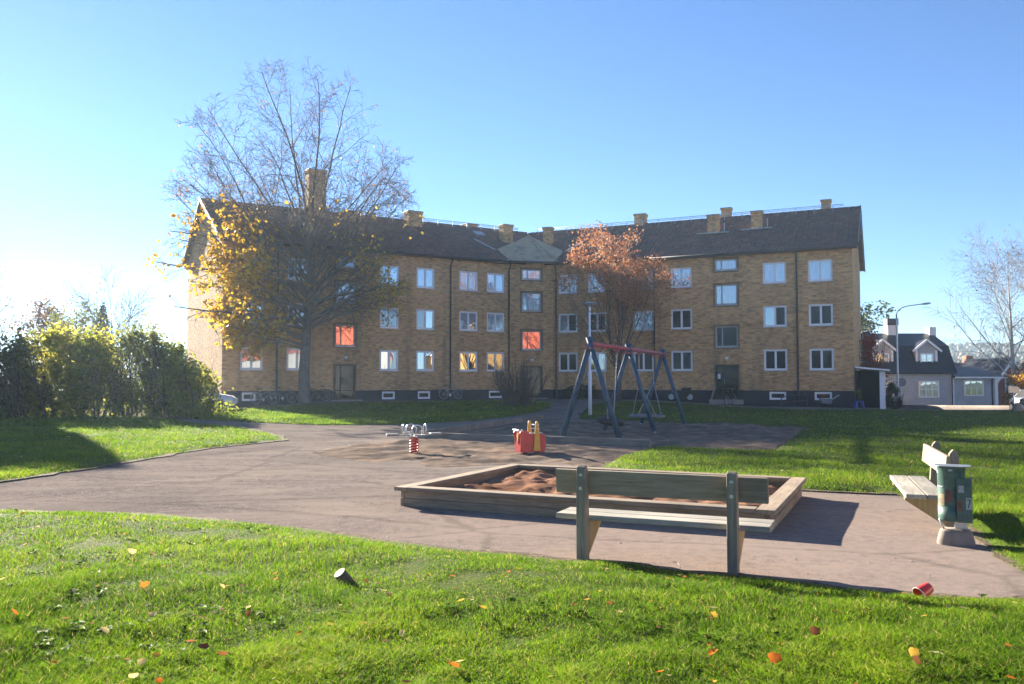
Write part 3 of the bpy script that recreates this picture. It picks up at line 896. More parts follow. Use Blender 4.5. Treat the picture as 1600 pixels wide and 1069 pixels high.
# ---- chimneys: (wing, px left, px right, y behind facade, top pixel)
for F, p0, p1, y, top in ((FL, 635, 660, 5.3, 328), (FL, 727, 747, 7.6, 348), (FL, 786, 803, 3.6, 349), (FL, 535, 557, 5.0, 327), (FL, 477, 509, 5.2, 262),
                          (FR, 847, 861, 3.4, 353), (FR, 991, 1010, 6.2, 332), (FR, 1106, 1126, 3.2, 333), (FR, 1128, 1145, 6.6, 322), (FR, 1175, 1194, 3.4, 327), (FR, 1286, 1303, 6.3, 309)):
    u0, u1 = u_of(F, p0, y - .4), u_of(F, p1, y - .4)
    w = (u1 - u0) * .86; u = (u0 + u1) / 2
    P = F @ Vector((u, y - .4, 0))
    z = EYE + (595 - top) * P.y / FPX
    c = chimney(F, u, y, w, min(.9, w * .9), rz(min(y, 12 - y)) - .7, z)
    if y < 3.5 and F is FR and u > 6:
        MB().bar((u - w / 2 - .7, y - .35, rz(y - .35) + .12), (u + w / 2 + .7, y - .35, rz(y - .35) + .12), .35, .05).bar((u + w / 2 + .35, y - .1, rz(y) + .1), (u + w / 2 + .35, y - .1, rz(y) + .65), .05, .05, (0, 1, 0)).build('sweep_platform', MAT['zinc'], c, F)
m = MB().box((.0, 0, 0), (.16, .1, .35)).lathe([(.05, 0), (.13, -.05), (.15, -.12), (.05, -.14)], 12, Matrix.Translation((.08, -.25, .3)))
m.tube([(.08, 0, .3), (.08, -.25, .33)], .02, 6)
m.build('wall_lamp', MAT['gutter'], flats, FL @ Matrix.Translation((0, 5.2, 5.4)) @ Matrix.Rotation(R(-90), 4, 'Z'))
# roof window on the left slope
y = 4.6; u = u_of(FL, 748, y)
MB().bar((u - .4, y, rz(y) + .1), (u + .4, y, rz(y) + .1), .75, .1, (0, -.46, .88)).build('roof_hatch', MAT['zinc'], flats, FL)
# boards that screen the bin shelter at the right gable
def shelter():
    b = atd(1340, 634, 50.6); o = FR @ Matrix.Translation((Rlen + .05, -.1, float(gz(21, 50.5))))
    t = thing('shelter', 'small lean-to shelter with black inside and white end panel against the gable', 'shelter', o)
    M = o
    MB().box((0, 0, 0), (.06, 2.6, 2.3)).build('side_wall', MAT['plinth'], t, M)
    MB().box((.06, 2.5, 0), (1.6, 2.6, 2.3)).build('back_wall', MAT['plinth'], t, M)
    MB().box((1.32, 0, 0), (1.62, .08, 2.28)).build('end_panel', MAT['white_paint'], t, M)
    MB().box((1.56, .08, 0), (1.62, 2.6, 2.2)).build('side_wall', MAT['white_paint'], t, M)
    MB().add([(-.02, -.3, 2.5), (1.9, -.3, 2.3), (1.9, 2.8, 2.3), (-.02, 2.8, 2.5), (-.02, -.3, 2.4), (1.9, -.3, 2.2), (1.9, 2.8, 2.2), (-.02, 2.8, 2.4)],
             [(0, 1, 2, 3), (7, 6, 5, 4), (0, 4, 5, 1), (1, 5, 6, 2), (2, 6, 7, 3), (3, 7, 4, 0)]).build('roof', MAT['gutter'], t, M)
    MB().box((.0, -.315, 2.30), (1.9, -.302, 2.40), Matrix.Shear('XZ', 4, (0, 0)) ).build('fascia', MAT['white_paint'], t, M @ Matrix.Rotation(R(5.9), 4, 'Y') @ Matrix.Translation((-.25, 0, .12)))
shelter()
# ================================================================== playground things
wood('bench_wood', (0.20, 0.165, 0.115), (0.37, 0.305, 0.215), 0.85, 'X')
wood('seat_wood', (0.20, 0.19, 0.165), (0.38, 0.36, 0.31), 0.85, 'X')
wood('post_wood', (0.17, 0.145, 0.11), (0.34, 0.285, 0.21), 0.85, 'Z')
wood('sunlit_wood', (0.32, 0.23, 0.10), (0.50, 0.38, 0.19), 0.8, 'Z')  # yellow in this bracket wood imitates the sun falling on it
wood('box_wood', (0.20, 0.15, 0.105), (0.36, 0.28, 0.20), 0.85, 'X')
wood('edge_wood', (0.13, 0.12, 0.11), (0.26, 0.24, 0.21), 0.9, 'X')
plain('bolt', (0.62, 0.63, 0.62), 0.35, 0.9, 0.1)
plain('swing_paint', (0.022, 0.075, 0.13), 0.55, 0, 0.3, 5)
plain('swing_beam', (0.36, 0.07, 0.085), 0.5, 0, 0.25, 4)
plain('galvanised', (0.55, 0.57, 0.58), 0.4, 0.85, 0.12, 8)
plain('rubber', (0.015, 0.015, 0.016), 0.7, 0, 0.2)
plain('toy_red', (0.50, 0.025, 0.03), 0.4, 0, 0.15)
plain('toy_yellow', (0.62, 0.33, 0.04), 0.45, 0, 0.15)
plain('rope', (0.16, 0.17, 0.18), 0.8, 0, 0.3, 30)
plain('toy_grey', (0.22, 0.225, 0.23), 0.5, 0, 0.15)

def dirframe(p, u):
    """x along u, y to the left of it"""
    u = Vector((u[0], u[1], 0)).normalized(); b = Vector((-u.y, u.x, 0))
    return Matrix(((u.x, b.x, 0, p[0]), (u.y, b.y, 0, p[1]), (0, 0, 1, p[2] if len(p) > 2 else 0), (0, 0, 0, 1)))

# ---- benches: x along the bench, y towards the sitter's knees
def bench(M, label):
    t = thing('park_bench', label, 'bench', M, 'wooden park benches around the sandpit')
    for s in (-.66, .66):
        m = MB(); w = .042
        prof = [(-.10, -.12), (.03, -.12), (.03, .36), (-.005, .80), (-.04, .845), (-.085, .825), (-.10, .70)]
        m.prism(prof, s - w, s + w, lambda u, v, q: (q, u, v))
        o = m.build('post', MAT['post_wood'], t, M, .008)
        for z in (.64, .755):
            MB().lathe([(.0, -.012), (.012, -.01), (.017, 0)], 10, Matrix.Translation((s, -.098 + (z - .7) * .07, z)) @ Matrix.Rotation(R(90), 4, 'X')).build('bolt', MAT['bolt'], o, M)
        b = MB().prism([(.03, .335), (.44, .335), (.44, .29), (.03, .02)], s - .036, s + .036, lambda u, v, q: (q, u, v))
        b.build('seat_bracket', MAT['sunlit_wood'], t, M, .006)
    a = MB().box((-.94, 0, 0), (.94, .045, .215))
    a.build('backrest', MAT['bench_wood'], t, M @ Matrix.Translation((0, .036, .575)) @ Matrix.Rotation(R(6), 4, 'X'), .007)
    for y0 in (.05, .255):
        MB().box((-.95, 0, 0), (.95, .195, .048)).build('seat_plank', MAT['seat_wood'], t, M @ Matrix.Translation((0, y0, .337)), .007)
    return t
p1, p2 = at(913, 873), at(1147, 894)
mid = (p1 + p2) / 2; d = p2 - p1
bench(dirframe((mid.x, mid.y, -.0), (d.x, d.y)), 'weathered wooden bench seen from behind, facing the sandpit')
q1, q2 = Vector((4.62, 8.72, 0)), Vector((5.24, 10.45, 0))
mid = (q1 + q2) / 2
bench(dirframe((mid.x - .03, mid.y, 0.02), (q2.x - q1.x, q2.y - q1.y)), 'grey wooden bench seen end-on beside the green litter bin')

# ---- sandpit
c = [Vector((-1.51, 10.71)), Vector((0, 13.70)), Vector((4.12, 11.71)), Vector((2.75, 8.75))]   # LF BL BR FR
ctr = sum(c, Vector((0, 0))) / 4
pit = thing('sandpit', 'rectangular timber sandpit with wide capping planks and red-brown sand inside', 'sandpit', T(ctr.x, ctr.y, 0))
H = .245
for i in range(4):
    a, b = c[i], c[(i + 1) % 4]
    u = (b - a).normalized(); n = Vector((-u.y, u.x))
    if n.dot(ctr - (a + b) / 2) < 0: n = -n
    L = (b - a).length
    F = Matrix(((u.x, n.x, 0, a.x), (u.y, n.y, 0, a.y), (0, 0, 1, 0), (0, 0, 0, 1)))
    ins = .06
    # two boards on edge, the cap on top
    for k, (z0, z1) in enumerate(((-.05, .10), (.104, H - .05))):
        e = ins + .004 * k + (.055 if i % 2 else 0)
        MB().box((0, 0, 0), (L - 2 * e, .05, z1 - z0)).build('side_board', MAT['box_wood'], pit, F @ Matrix.Translation((e, ins + .004 * k, z0)), .006)
    e = 0.0 if i % 2 == 0 else .203
    MB().box((0, 0, 0), (L - 2 * e, .20, .05)).build('capping_plank', MAT['box_wood'], pit, F @ Matrix.Translation((e, 0, H - .048 + (.002 if i % 2 else 0))), .008)
inner = []
for i in range(4):
    inner.append(tuple(c[i].lerp(ctr, .045)))
def z_pit(x, y, d):
    X, Y = x - 1.9, y - 10.9
    return .06 + .085 * S(d / .3) + .045 * vnoise(x, y, 40, 5, 2.4) * S(d / .3) + .03 * vnoise(x, y, 42, 3, 6)
o = sheet('sand', inner, z_pit, 'sand_red', .05, 'stuff', .05)
del WM[o.name]; WM[o.name] = Matrix.Identity(4)
o.parent = pit; o.matrix_local = WM[pit.name].inverted()

# ---- timber edging round the swing sand
def edging(a, b, label):
    a, b = Vector(a), Vector(b); L = (b - a).length
    M = dirframe((a.x, a.y, 0), (b - a)[:2])
    t = thing('timber_edging', label, 'edging', M, 'timber edgings of the swing sand')
    n = max(2, round(L / 3.2)); l = L / n
    for i in range(n):
        MB().box((0, -.08, -.1), (l - .015, .08, .17)).build('sleeper', MAT['edge_wood'], t, M @ Matrix.Translation((i * l, random.uniform(-.015, .015), random.uniform(-.012, .012))) @ Matrix.Rotation(random.uniform(-.006, .006), 4, 'Z'), .012)
edging((-2.6, 23.45, 0), (3.35, 20.2, 0), 'timber sleepers edging the swing sand behind the red spring toy')
edging((-2.6, 23.68, 0), (1.3, 35.2, 0), 'timber sleepers running back along the path beside the swings')

# ---- swing
def swing():
    A0, A1 = Vector((2.03, 21.6, 0)), Vector((5.39, 29.8, 0))
    M = dirframe((A0.x, A0.y, 0), (A1 - A0)[:2]); L = (A1 - A0).length
    t = thing('swing_frame', 'tall swing frame with dark blue A-legs and a dull red beam', 'swing', M)
    Ht = 2.68
    for x in (0, L * .45, L):
        for s in (-1, 1):
            foot, top = Vector((x, s * .78, .08)), Vector((x, s * -.05, Ht + .05))
            o = MB().tube([foot, foot.lerp(top, .5), top], .07, 12).build('leg', MAT['swing_paint'], t, M)
            MB().bar(foot + Vector((0, 0, .06)), foot + Vector((0, s * .06, -.2)), .05, .03, (1, 0, 0)).build('foot_iron', MAT['galvanised'], o, M)
    MB().tube([(-.05, 0, Ht - .12), (L + .05, 0, Ht - .12)], .062, 12).build('beam', MAT['swing_beam'], t, M)
    for x in (0, L * .45, L):
        MB().box((x - .11, -.16, Ht - .26), (x + .11, .16, Ht - .23)).box((x - .02, -.13, Ht - .23), (x + .02, .13, Ht - .12)).build('beam_bracket', MAT['swing_beam'], t, M)
    bx = [L * .14, L * .30, L * .60, L * .84]
    for x in bx:
        MB().box((x - .05, -.05, Ht - .24), (x + .05, .05, Ht - .175)).tube([(x, 0, Ht - .24), (x, 0, Ht - .31)], .015, 6).build('hanger', MAT['swing_beam'], t, M)
    def chain(mb, a, b, link_=.055):
        a, b = Vector(a), Vector(b); n = int((b - a).length / link_); d = (b - a) / n; u = d.normalized()
        s1 = u.orthogonal().normalized(); s2 = u.cross(s1)
        for i in range(n):
            s = s1 if i % 2 else s2; p = a + d * (i + .5)
            h = d * .68; w = s * .013
            mb.tube([p - h + w * .4, p - h * .6 + w, p + h * .6 + w, p + h - w * .4 + w * .8, p + h * .6 - w, p - h * .6 - w], .0045, 4, False, True)
    # tyre swing
    xm = L * .22; z = .46
    Mt = M @ Matrix.Translation((xm, 0, z))
    s = thing('tyre_swing', 'black tyre swing hanging on chains from the red beam', 'swing seat', Mt)
    ring = []
    for k in range(28):
        a = 2 * math.pi * k / 28; ring.append((math.cos(a) * .30, math.sin(a) * .30, 0))
    MB().tube(ring, .095, 10, False, True).build('tyre', MAT['rubber'], s, Mt @ Matrix.Rotation(R(8), 4, 'X'))
    for sx, q in ((-1, .14), (1, .30)):
        m = MB(); chain(m, (L * q - xm, 0, Ht - .31 - z), (sx * .29, 0, .06)); m.build('chain', MAT['galvanised'], s, Mt)
    # nest swing
    xm = L * .72; z = .44
    Mt = M @ Matrix.Translation((xm, 0, z))
    s = thing('nest_swing', 'round nest swing with a grey rope rim between the far swing legs', 'swing seat', Mt)
    ring = [(math.cos(a) * .56, math.sin(a) * .56, 0) for a in [2 * math.pi * k / 36 for k in range(36)]]
    MB().tube(ring, .048, 10, False, True).build('rim', MAT['rope'], s, Mt)
    m = MB()
    for k in range(-4, 5):
        q = k * .115; h = math.sqrt(max(0, .53 ** 2 - q * q))
        for sw in (0, 1):
            pts = [((q, v, -.10 * (1 - (v / .54) ** 2) * (1 - (q / .54) ** 2)) if sw else (v, q, -.10 * (1 - (v / .54) ** 2) * (1 - (q / .54) ** 2))) for v in np.linspace(-h, h, 7)]
            m.tube(pts, .009, 5, False)
    m.build('net', MAT['rubber'], s, Mt)
    for sx, q in ((-1, .60), (1, .84)):
        for sy in (-1, 1):
            m = MB(); mid_ = Vector(((L * q - xm) * .96, 0, 1.1)); chain(m, (sx * .40, sy * .39, .03), mid_); m.build('chain', MAT['galvanised'], s, Mt)
        m = MB(); chain(m, mid_, (L * q - xm, 0, Ht - .31 - z)); m.build('chain', MAT['galvanised'], s, Mt)
swing()

# ---- spring toys
def coil(mb, r, h, turns, wire):
    n = turns * 14
    mb.tube([(r * math.cos(2 * math.pi * i / 14), r * math.sin(2 * math.pi * i / 14), h * i / n) for i in range(n + 1)], wire, 6)
def spring_seesaw():
    p = at(647, 709); M = T(p.x, p.y, .01, R(8))
    t = thing('spring_seesaw', 'grey four-seat spring seesaw on a thick red coil', 'spring toy', M)
    m = MB(); coil(m, .085, .36, 6, .019); m.build('spring', MAT['toy_red'], t, M)
    MB().box((-.16, -.16, .36), (.16, .16, .385)).build('mounting_plate', MAT['galvanised'], t, M)
    for k in range(4):
        a = k * math.pi / 2 + .25
        B = M @ Matrix.Rotation(a, 4, 'Z')
        arm = MB().box((.1, -.05, .388), (.62, .05, .412)); arm.build('arm', MAT['toy_grey'], t, B)
        prof = [(.36, -.09), (.55, -.13), (.62, -.06), (.62, .06), (.55, .13), (.36, .09)]
        MB().prism(prof, .414, .438, lambda u, v, q: (u, v, q)).build('seat', MAT['toy_grey'], t, B, .006)
        hp = [(.24, -.10, .40), (.24, -.12, .52), (.25, -.09, .60), (.25, 0, .63), (.25, .09, .60), (.24, .12, .52), (.24, .10, .40)]
        MB().tube(hp, .014, 8).build('handle', MAT['galvanised'], t, B)
spring_seesaw()
def spring_rocker():
    p = at(829, 711); M = T(p.x, p.y, .01, R(28))
    t = thing('spring_rocker', 'red spring rocker toy with yellow handle boards in front of the swing', 'spring toy', M)
    m = MB(); coil(m, .075, .16, 3, .016); m.build('spring', MAT['galvanised'], t, M)
    out = [(-.30, .06), (.27, .06), (.30, .22), (.27, .44), (-.10, .46), (-.18, .53), (-.29, .55), (-.34, .48), (-.32, .36)]
    for s in (-1, 1):
        MB().prism(out, s * .135 - .013, s * .135 + .013, lambda u, v, q: (u, q, v)).build('side_board', MAT['toy_red'], t, M, .004)
        MB().prism([(-.02, .09), (.15, .09), (.105, .68), (.085, .72), (.045, .72), (.03, .68)], s * .165 - .012, s * .165 + .012, lambda u, v, q: (u, q, v)).build('handle_board', MAT['toy_yellow'], t, M, .004)
    MB().box((-.31, -.12, .07), (-.285, .12, .50)).build('front_board', MAT['toy_red'], t, M, .004)
    MB().prism([(-.05, .46), (.05, .46), (.0, .24)], -.325, -.313, lambda u, v, q: (q, u, v)).build('beak', MAT['toy_yellow'], t, M)
    MB().box((-.08, -.12, .44), (.26, .12, .465)).build('seat', MAT['toy_grey'], t, M, .005)
    for z in (.56, .64):
        MB().tube([(.07, -.22, z), (.07, .22, z)], .014, 8).build('handle_bar', MAT['galvanised'], t, M)
    MB().tube([(-.31, -.21, .53), (-.31, .21, .53)], .014, 8).build('foot_bar', MAT['galvanised'], t, M)
spring_rocker()

# ---- litter bin
plain('bin_green', (0.05, 0.115, 0.09), 0.5, 0.0, 0.45, 11)
plain('bin_lid', (0.22, 0.24, 0.24), 0.5, 0.5, 0.25, 14)
plain('bin_plate', (0.05, 0.10, 0.085), 0.5, 0.1, 0.3, 12)
plain('concrete', (0.25, 0.20, 0.16), 0.9, 0, 0.2, 8, 0.5)
plain('sticker_white', (0.28, 0.33, 0.32), 0.6, 0, 0.3, 30)
plain('sticker_red', (0.13, 0.05, 0.04), 0.6, 0, 0.5, 25)
plain('sticker_ochre', (0.25, 0.19, 0.10), 0.6, 0, 0.5, 25)
plain('ink', (0.02, 0.025, 0.03), 0.6)
def bin_():
    p = at(1494, 850); M = T(p.x, p.y, 0.0, R(-28)) @ Matrix.Scale(.95, 4)     # x to the right as seen from the camera
    t = thing('litter_bin', 'green metal litter bin with worn stickers on a concrete foot', 'litter bin', M)
    f = MB(); rings = []
    for r, z in ((.18, -.03), (.176, .03), (.15, .13), (.13, .152), (.0, .16)):
        rings.append([(max(r * 1.0, .001) * math.copysign(abs(math.cos(a)) ** .6, math.cos(a)), r * .8 * math.copysign(abs(math.sin(a)) ** .6, math.sin(a)) + .0005 * i, z) for i, a in enumerate([2 * math.pi * k / 24 for k in range(24)])])
    V = [q for r in rings for q in r]; F = [(i * 24 + k, i * 24 + (k + 1) % 24, (i + 1) * 24 + (k + 1) % 24, (i + 1) * 24 + k) for i in range(4) for k in range(24)]
    f.add(V, F, True); f.build('foot', MAT['concrete'], t, M)
    B = M @ Matrix.Translation((-.03, 0, 0))
    MB().box((.02, .0, .15), (.14, .10, .30)).build('post', MAT['galvanised'], t, B, .006)
    MB().tube([(-.08, -.03, .15), (-.115, -.06, .26)], .012, 8).build('lock_rod', MAT['galvanised'], t, B)
    r = .131
    prof = [(r - .004, .245), (r, .25), (r, .40)]
    for k in range(14):
        z = .40 + k * .0145; prof += [(r, z), (r - .004, z + .007)]
    prof += [(r, .605), (r, .79), (r + .004, .795), (r + .004, .80), (r - .006, .80), (r - .008, .5)]
    MB().lathe(prof, 40).build('body', MAT['bin_green'], t, B)
    lid = MB().prism([(-.165, -.08), (-.11, -.14), (.10, -.14), (.18, -.06), (.18, .14), (-.14, .14)], .801, .807, lambda u, v, q: (u, v, q))
    lid.build('lid', MAT['bin_lid'], t, B, .002)
    MB().box((.045, -.168, .245), (.185, -.142, .69)).box((.17, -.142, .25), (.185, .02, .69)).build('holder_plate', MAT['bin_plate'], t, B, .006)
    def sticker(name, mat, a0, a1, z0, z1, rr=r + .0025):
        V, F, n = [], [], 8
        for k in range(n + 1):
            a = R(a0 + (a1 - a0) * k / n)
            V += [(rr * math.cos(a), rr * math.sin(a), z0), (rr * math.cos(a), rr * math.sin(a), z1)]
        for k in range(n): F.append((2*k, 2*k+2, 2*k+3, 2*k+1))
        return MB().add(V, F, True).build(name, MAT[mat], t, B)
    sticker('sticker', 'sticker_ochre', 205, 240, .40, .52); sticker('sticker', 'sticker_red', 243, 272, .44, .565, r + .003)
    sticker('sticker', 'sticker_white', 186, 206, .725, .75); sticker('sticker', 'sticker_white', 258, 276, .755, .778, r + .003)
    sticker('sticker', 'sticker_white', 190, 232, .585, .60, r + .003)
    for (x0, x1, z0, z1, mm) in ((.055, .10, .36, .47, 'sticker_red'), (.135, .188, .38, .50, 'sticker_white'), (.07, .12, .55, .62, 'sticker_white')):
        MB().box((x0 - .008, -.1705, z0), (x1 - .008, -.1685, z1)).build('sticker', MAT[mm], t, B)
    s = MB().bar((.138, -.1715, .478), (.168, -.1715, .478), .002, .01).bar((.167, -.1715, .476), (.147, -.1715, .40), .01, .002, (0, 1, 0))
    s.build('numeral', MAT['ink'], t, B)
bin_()

# ---- small things lying about
plain('scoop_red', (0.75, 0.03, 0.014), 0.28, 0, 0.1, 10)
plain('scoop_rim', (0.7, 0.62, 0.5), 0.5)
def scoop():
    p = at(1446, 932, .03); M = T(p.x, p.y, .075, R(200)) @ Matrix.Rotation(R(114), 4, 'Y') @ Matrix.Scale(.66, 4)
    t = thing('toy_bucket', 'small red plastic toy bucket lying on its side at the edge of the grass', 'toy bucket', M)
    MB().lathe([(.0, -.055), (.042, -.055), (.048, -.048), (.064, .075), (.066, .08), (.061, .08), (.045, -.044), (0, -.044)], 24, Matrix.Scale(1.25, 4), True, False).build('pail', MAT['scoop_red'], t, M)
    ring = [(math.cos(a) * .082, math.sin(a) * .082, .099) for a in [2 * math.pi * k / 24 for k in range(24)]]
    MB().tube(ring, .005, 6, False, True).build('rim', MAT['scoop_rim'], t, M)
scoop()
plain('cut_wood', (0.78, 0.62, 0.45), 0.8, 0, 0.15, 20)
plain('bark', (0.10, 0.085, 0.06), 0.95, 0, 0.3, 12, 0.6)
def log_stub():
    p = at(536, 912, .13); M = Matrix.Translation((p.x, p.y, .175)) @ Vector((-.5, -.36, .79)).to_track_quat('Z', 'Y').to_matrix().to_4x4() @ Matrix.Scale(.8, 4)
    t = thing('log_piece', 'short sawn log lying in the grass with its pale end showing', 'log', M)
    MB().lathe([(.055, -.12), (.058, -.05), (.056, .06)], 14, None, True, False).build('bark', MAT['bark'], t, M)
    MB().lathe([(0.001, .06), (.03, .061), (.0555, .06)], 14, None, False, False).build('sawn_end', MAT['cut_wood'], t, M)
log_stub()

# fallen leaves, each its own
LEAFC = {'yellow': (0.72, 0.42, 0.06), 'pale': (0.74, 0.58, 0.24), 'orange': (0.68, 0.19, 0.03), 'brown': (0.25, 0.10, 0.04)}
for k_, c_ in LEAFC.items():
    k = NT('leaf_' + k_); k.set(0.8, 0, 0.05)
    cc = k.ramp(k.noise(k.pos(), 35, 4), [(0.3, tuple(x * .7 for x in c_)), (0.6, c_), (0.8, tuple(min(1, x * 1.2) for x in c_))])
    k.col(cc)
    tr = k.n('BsdfTranslucent'); k.l(cc, tr.inputs['Color']); mx = k.n('MixShader'); mx.inputs[0].default_value = .4
    k.l(k.b.outputs[0], mx.inputs[1]); k.l(tr.outputs[0], mx.inputs[2]); k.l(mx.outputs[0], k.out.inputs['Surface'])
    MAT['leaf_' + k_] = k.m
def leaf_mesh(seed, mat):
    rs = random.Random(seed); m = MB()
    lobes = [(0, 1.0), (30, .78), (58, .92), (90, .74), (122, .78), (160, .52)]
    out = []
    for a, r in lobes: out.append((a, r * rs.uniform(.85, 1.1)))
    for a, r in reversed(lobes[1:]): out.append((-a, r * rs.uniform(.85, 1.1)))
    cu = rs.uniform(.3, 1.1); tw = rs.uniform(-.7, .7)
    V = [(0, 0, 0)] + [(r * math.sin(R(a)), r * math.cos(R(a)), cu * r * r * abs(math.sin(R(a))) * .8 + .25 * cu * r * r * math.cos(R(a)) ** 2 + tw * r * math.sin(R(a)) * .3) for a, r in out]
    n = len(out)
    m.add(V, [(0, 1 + i, 1 + (i + 1) % n) for i in range(n)], True)
    m.tube([(0, -.25, .02), (.03, -.7, .05), (.08, -1.0, .14)], .03, 4)
    me = m.mesh('fallen_leaf'); me.materials.append(MAT['leaf_' + mat]); return me
LM = {k: [leaf_mesh(i * 7 + 3, k) for i in range(3)] for k in LEAFC}
def zl(x, y):
    P = np.array([[x, y]]); d = poly_dist(P, front_poly)
    return float(z_front(P[:, 0], P[:, 1], d)[0])
def fallen(px, py, size, colr, label, group=None):
    p = at(px, py, .13); z = zl(p.x, p.y); p = at(px, py, z + .05)
    o = bpy.data.objects.new('fallen_leaf', random.choice(LM[colr]))
    s = size * 1.05 * p.y / FPX / 2
    M = Matrix.Translation((p.x, p.y, z + .05)) @ Matrix.Rotation(random.uniform(0, 6.28), 4, 'Z') @ Matrix.Rotation(random.uniform(.2, .95), 4, 'X') @ Matrix.Scale(s, 4)
    tag(link(o, None, M), label, 'leaf', group)
G = 'fallen leaves in the front lawn'
for px, py, s, cl, lb in (
    (754, 950, 20, 'yellow', 'large yellow fallen leaf in the grass, right of the sawn log'), (720, 939, 14, 'yellow', 'yellow fallen leaf just left of the larger yellow one'),
    (1210, 1031, 26, 'orange', 'largest orange fallen leaf, low right in the foreground'), (1114, 1022, 22, 'orange', 'orange fallen leaf left of the largest orange one'),
    (1273, 988, 20, 'brown', 'curled dark brown fallen leaf below the near bench'), (1115, 963, 15, 'yellow', 'yellow fallen leaf in the grass below the near bench seat'),
    (1427, 1021, 20, 'yellow', 'yellow fallen leaf beside twigs at the lower right'), (1432, 1034, 20, 'brown', 'brown fallen leaf just under a yellow one at the lower right'),
    (22, 958, 18, 'orange', 'orange fallen leaf at the far left edge of the front lawn'), (238, 962, 18, 'pale', 'pale yellow fallen leaf left of the middle of the front lawn'),
    (164, 987, 18, 'pale', 'dull yellow fallen leaf lower left in the grass'), (206, 864, 16, 'pale', 'pale fallen leaf high up in the left of the front lawn'),
    (36, 804, 12, 'yellow', 'small yellow fallen leaf by the path at the upper left of the front lawn'), (228, 916, 18, 'orange', 'flat orange fallen leaf between two pale leaves on the left'),
    (347, 917, 14, 'pale', 'tan fallen leaf left of the sawn log'), (244, 1025, 16, 'yellow', 'yellow fallen leaf above two pale ones at lower left'),
    (221, 1036, 18, 'pale', 'pale fallen leaf lying flat at lower left'), (209, 1058, 18, 'pale', 'pale fallen leaf at the very bottom left'),
    (248, 1065, 14, 'orange', 'orange fallen leaf cut by the bottom edge at left'), (318, 1012, 20, 'brown', 'red brown fallen leaf with a second one to its right'),
    (348, 1023, 22, 'brown', 'dark red fallen leaf with a pale torn edge'), (468, 990, 13, 'orange', 'upright orange fallen leaf below the sawn log'),
    (572, 910, 13, 'brown', 'small brown fallen leaf just right of the sawn log'), (601, 923, 13, 'pale', 'cream fallen leaf right of the sawn log'),
    (708, 1041, 26, 'orange', 'long rust-coloured fallen leaf at the bottom middle'), (1031, 1050, 15, 'orange', 'orange fallen leaf at the bottom, left of the large orange leaves'),
    (1114, 1066, 14, 'yellow', 'yellow fallen leaf cut by the bottom edge on the right'), (897, 946, 13, 'brown', 'brown fallen leaf in the grass left below the near bench'),
    (628, 990, 14, 'pale', 'pale pointed fallen leaf in the middle of the grass'), (390, 960, 14, 'brown', 'brown fallen leaf between the pale leaf and the log'),
    (2, 906, 14, 'pale', 'pale fallen leaf touching the left edge of the picture'), (1108, 1040, 12, 'brown', 'small brown fallen leaf under the orange pair'),
    (85, 1036, 11, 'orange', 'small orange fallen leaf at the lower left'), (755, 983, 12, 'yellow', 'small yellow leaf under the large yellow one')):
    fallen(px, py, s, cl, lb, G)
def scraps(name, label, n, box, zf, poly, size, seed, mats=('leaf_pale', 'leaf_orange', 'leaf_brown', 'leaf_yellow')):
    """dry leaf scraps too many and small to count"""
    rs = np.random.default_rng(seed); x0, y0, x1, y1 = box
    P = np.stack([rs.uniform(x0, x1, n * 3), rs.uniform(y0, y1, n * 3)], 1)
    P = P[poly_in(P, poly) & (np.abs(P[:, 0]) < .68 * P[:, 1] + 1)][:n]; n = len(P)
    z = zf(P[:, 0], P[:, 1], poly_dist(P, poly)) + .035
    a = rs.uniform(0, 6.28, n); s = size * rs.uniform(.5, 1.4, n); tl = rs.uniform(-.4, .9, n)
    c, d = np.cos(a) * s, np.sin(a) * s
    V = np.stack([np.stack([P[:, 0] + q * c - r * d, P[:, 1] + q * d + r * c, z + k * tl * s], 1) for q, r, k in ((-1, 0, .0), (-.1, -.55, .5), (1, .1, .6), (.1, .6, .2))], 1).reshape(-1, 3)
    i = np.arange(n)[:, None] * 4
    me = np_mesh(name, V, i + np.array([0, 1, 2, 3]))
    for m_ in mats: me.materials.append(MAT[m_])
    me.polygons.foreach_set('material_index', rs.integers(0, len(mats), n).astype(np.int32))
    tag(link(bpy.data.objects.new(name, me)), label, 'leaf litter', kind='stuff')
scraps('leaf_litter', 'tiny scraps of dry leaf sunk in the front lawn', 260, (-6, 3.6, 5, 10.5), z_front, front_poly, .024, 1, ('leaf_brown', 'leaf_orange', 'leaf_yellow', 'leaf_pale'))
scraps('leaf_litter', 'small yellow leaves scattered over the lawn below the golden tree', 420, (-16, 30, 2, 50), z_far, far_poly, .07, 2, ('leaf_yellow', 'leaf_pale', 'leaf_pale'))
scraps('leaf_litter', 'sparse leaves scattered over the left lawn before the hedge', 90, (-20, 13, -6, 38), z_left, left_poly, .05, 3)
scraps('leaf_litter', 'sparse brown leaves scattered over the right lawn', 160, (2, 7, 22, 48), z_right, right_poly, .05, 4, ('leaf_brown', 'leaf_pale'))
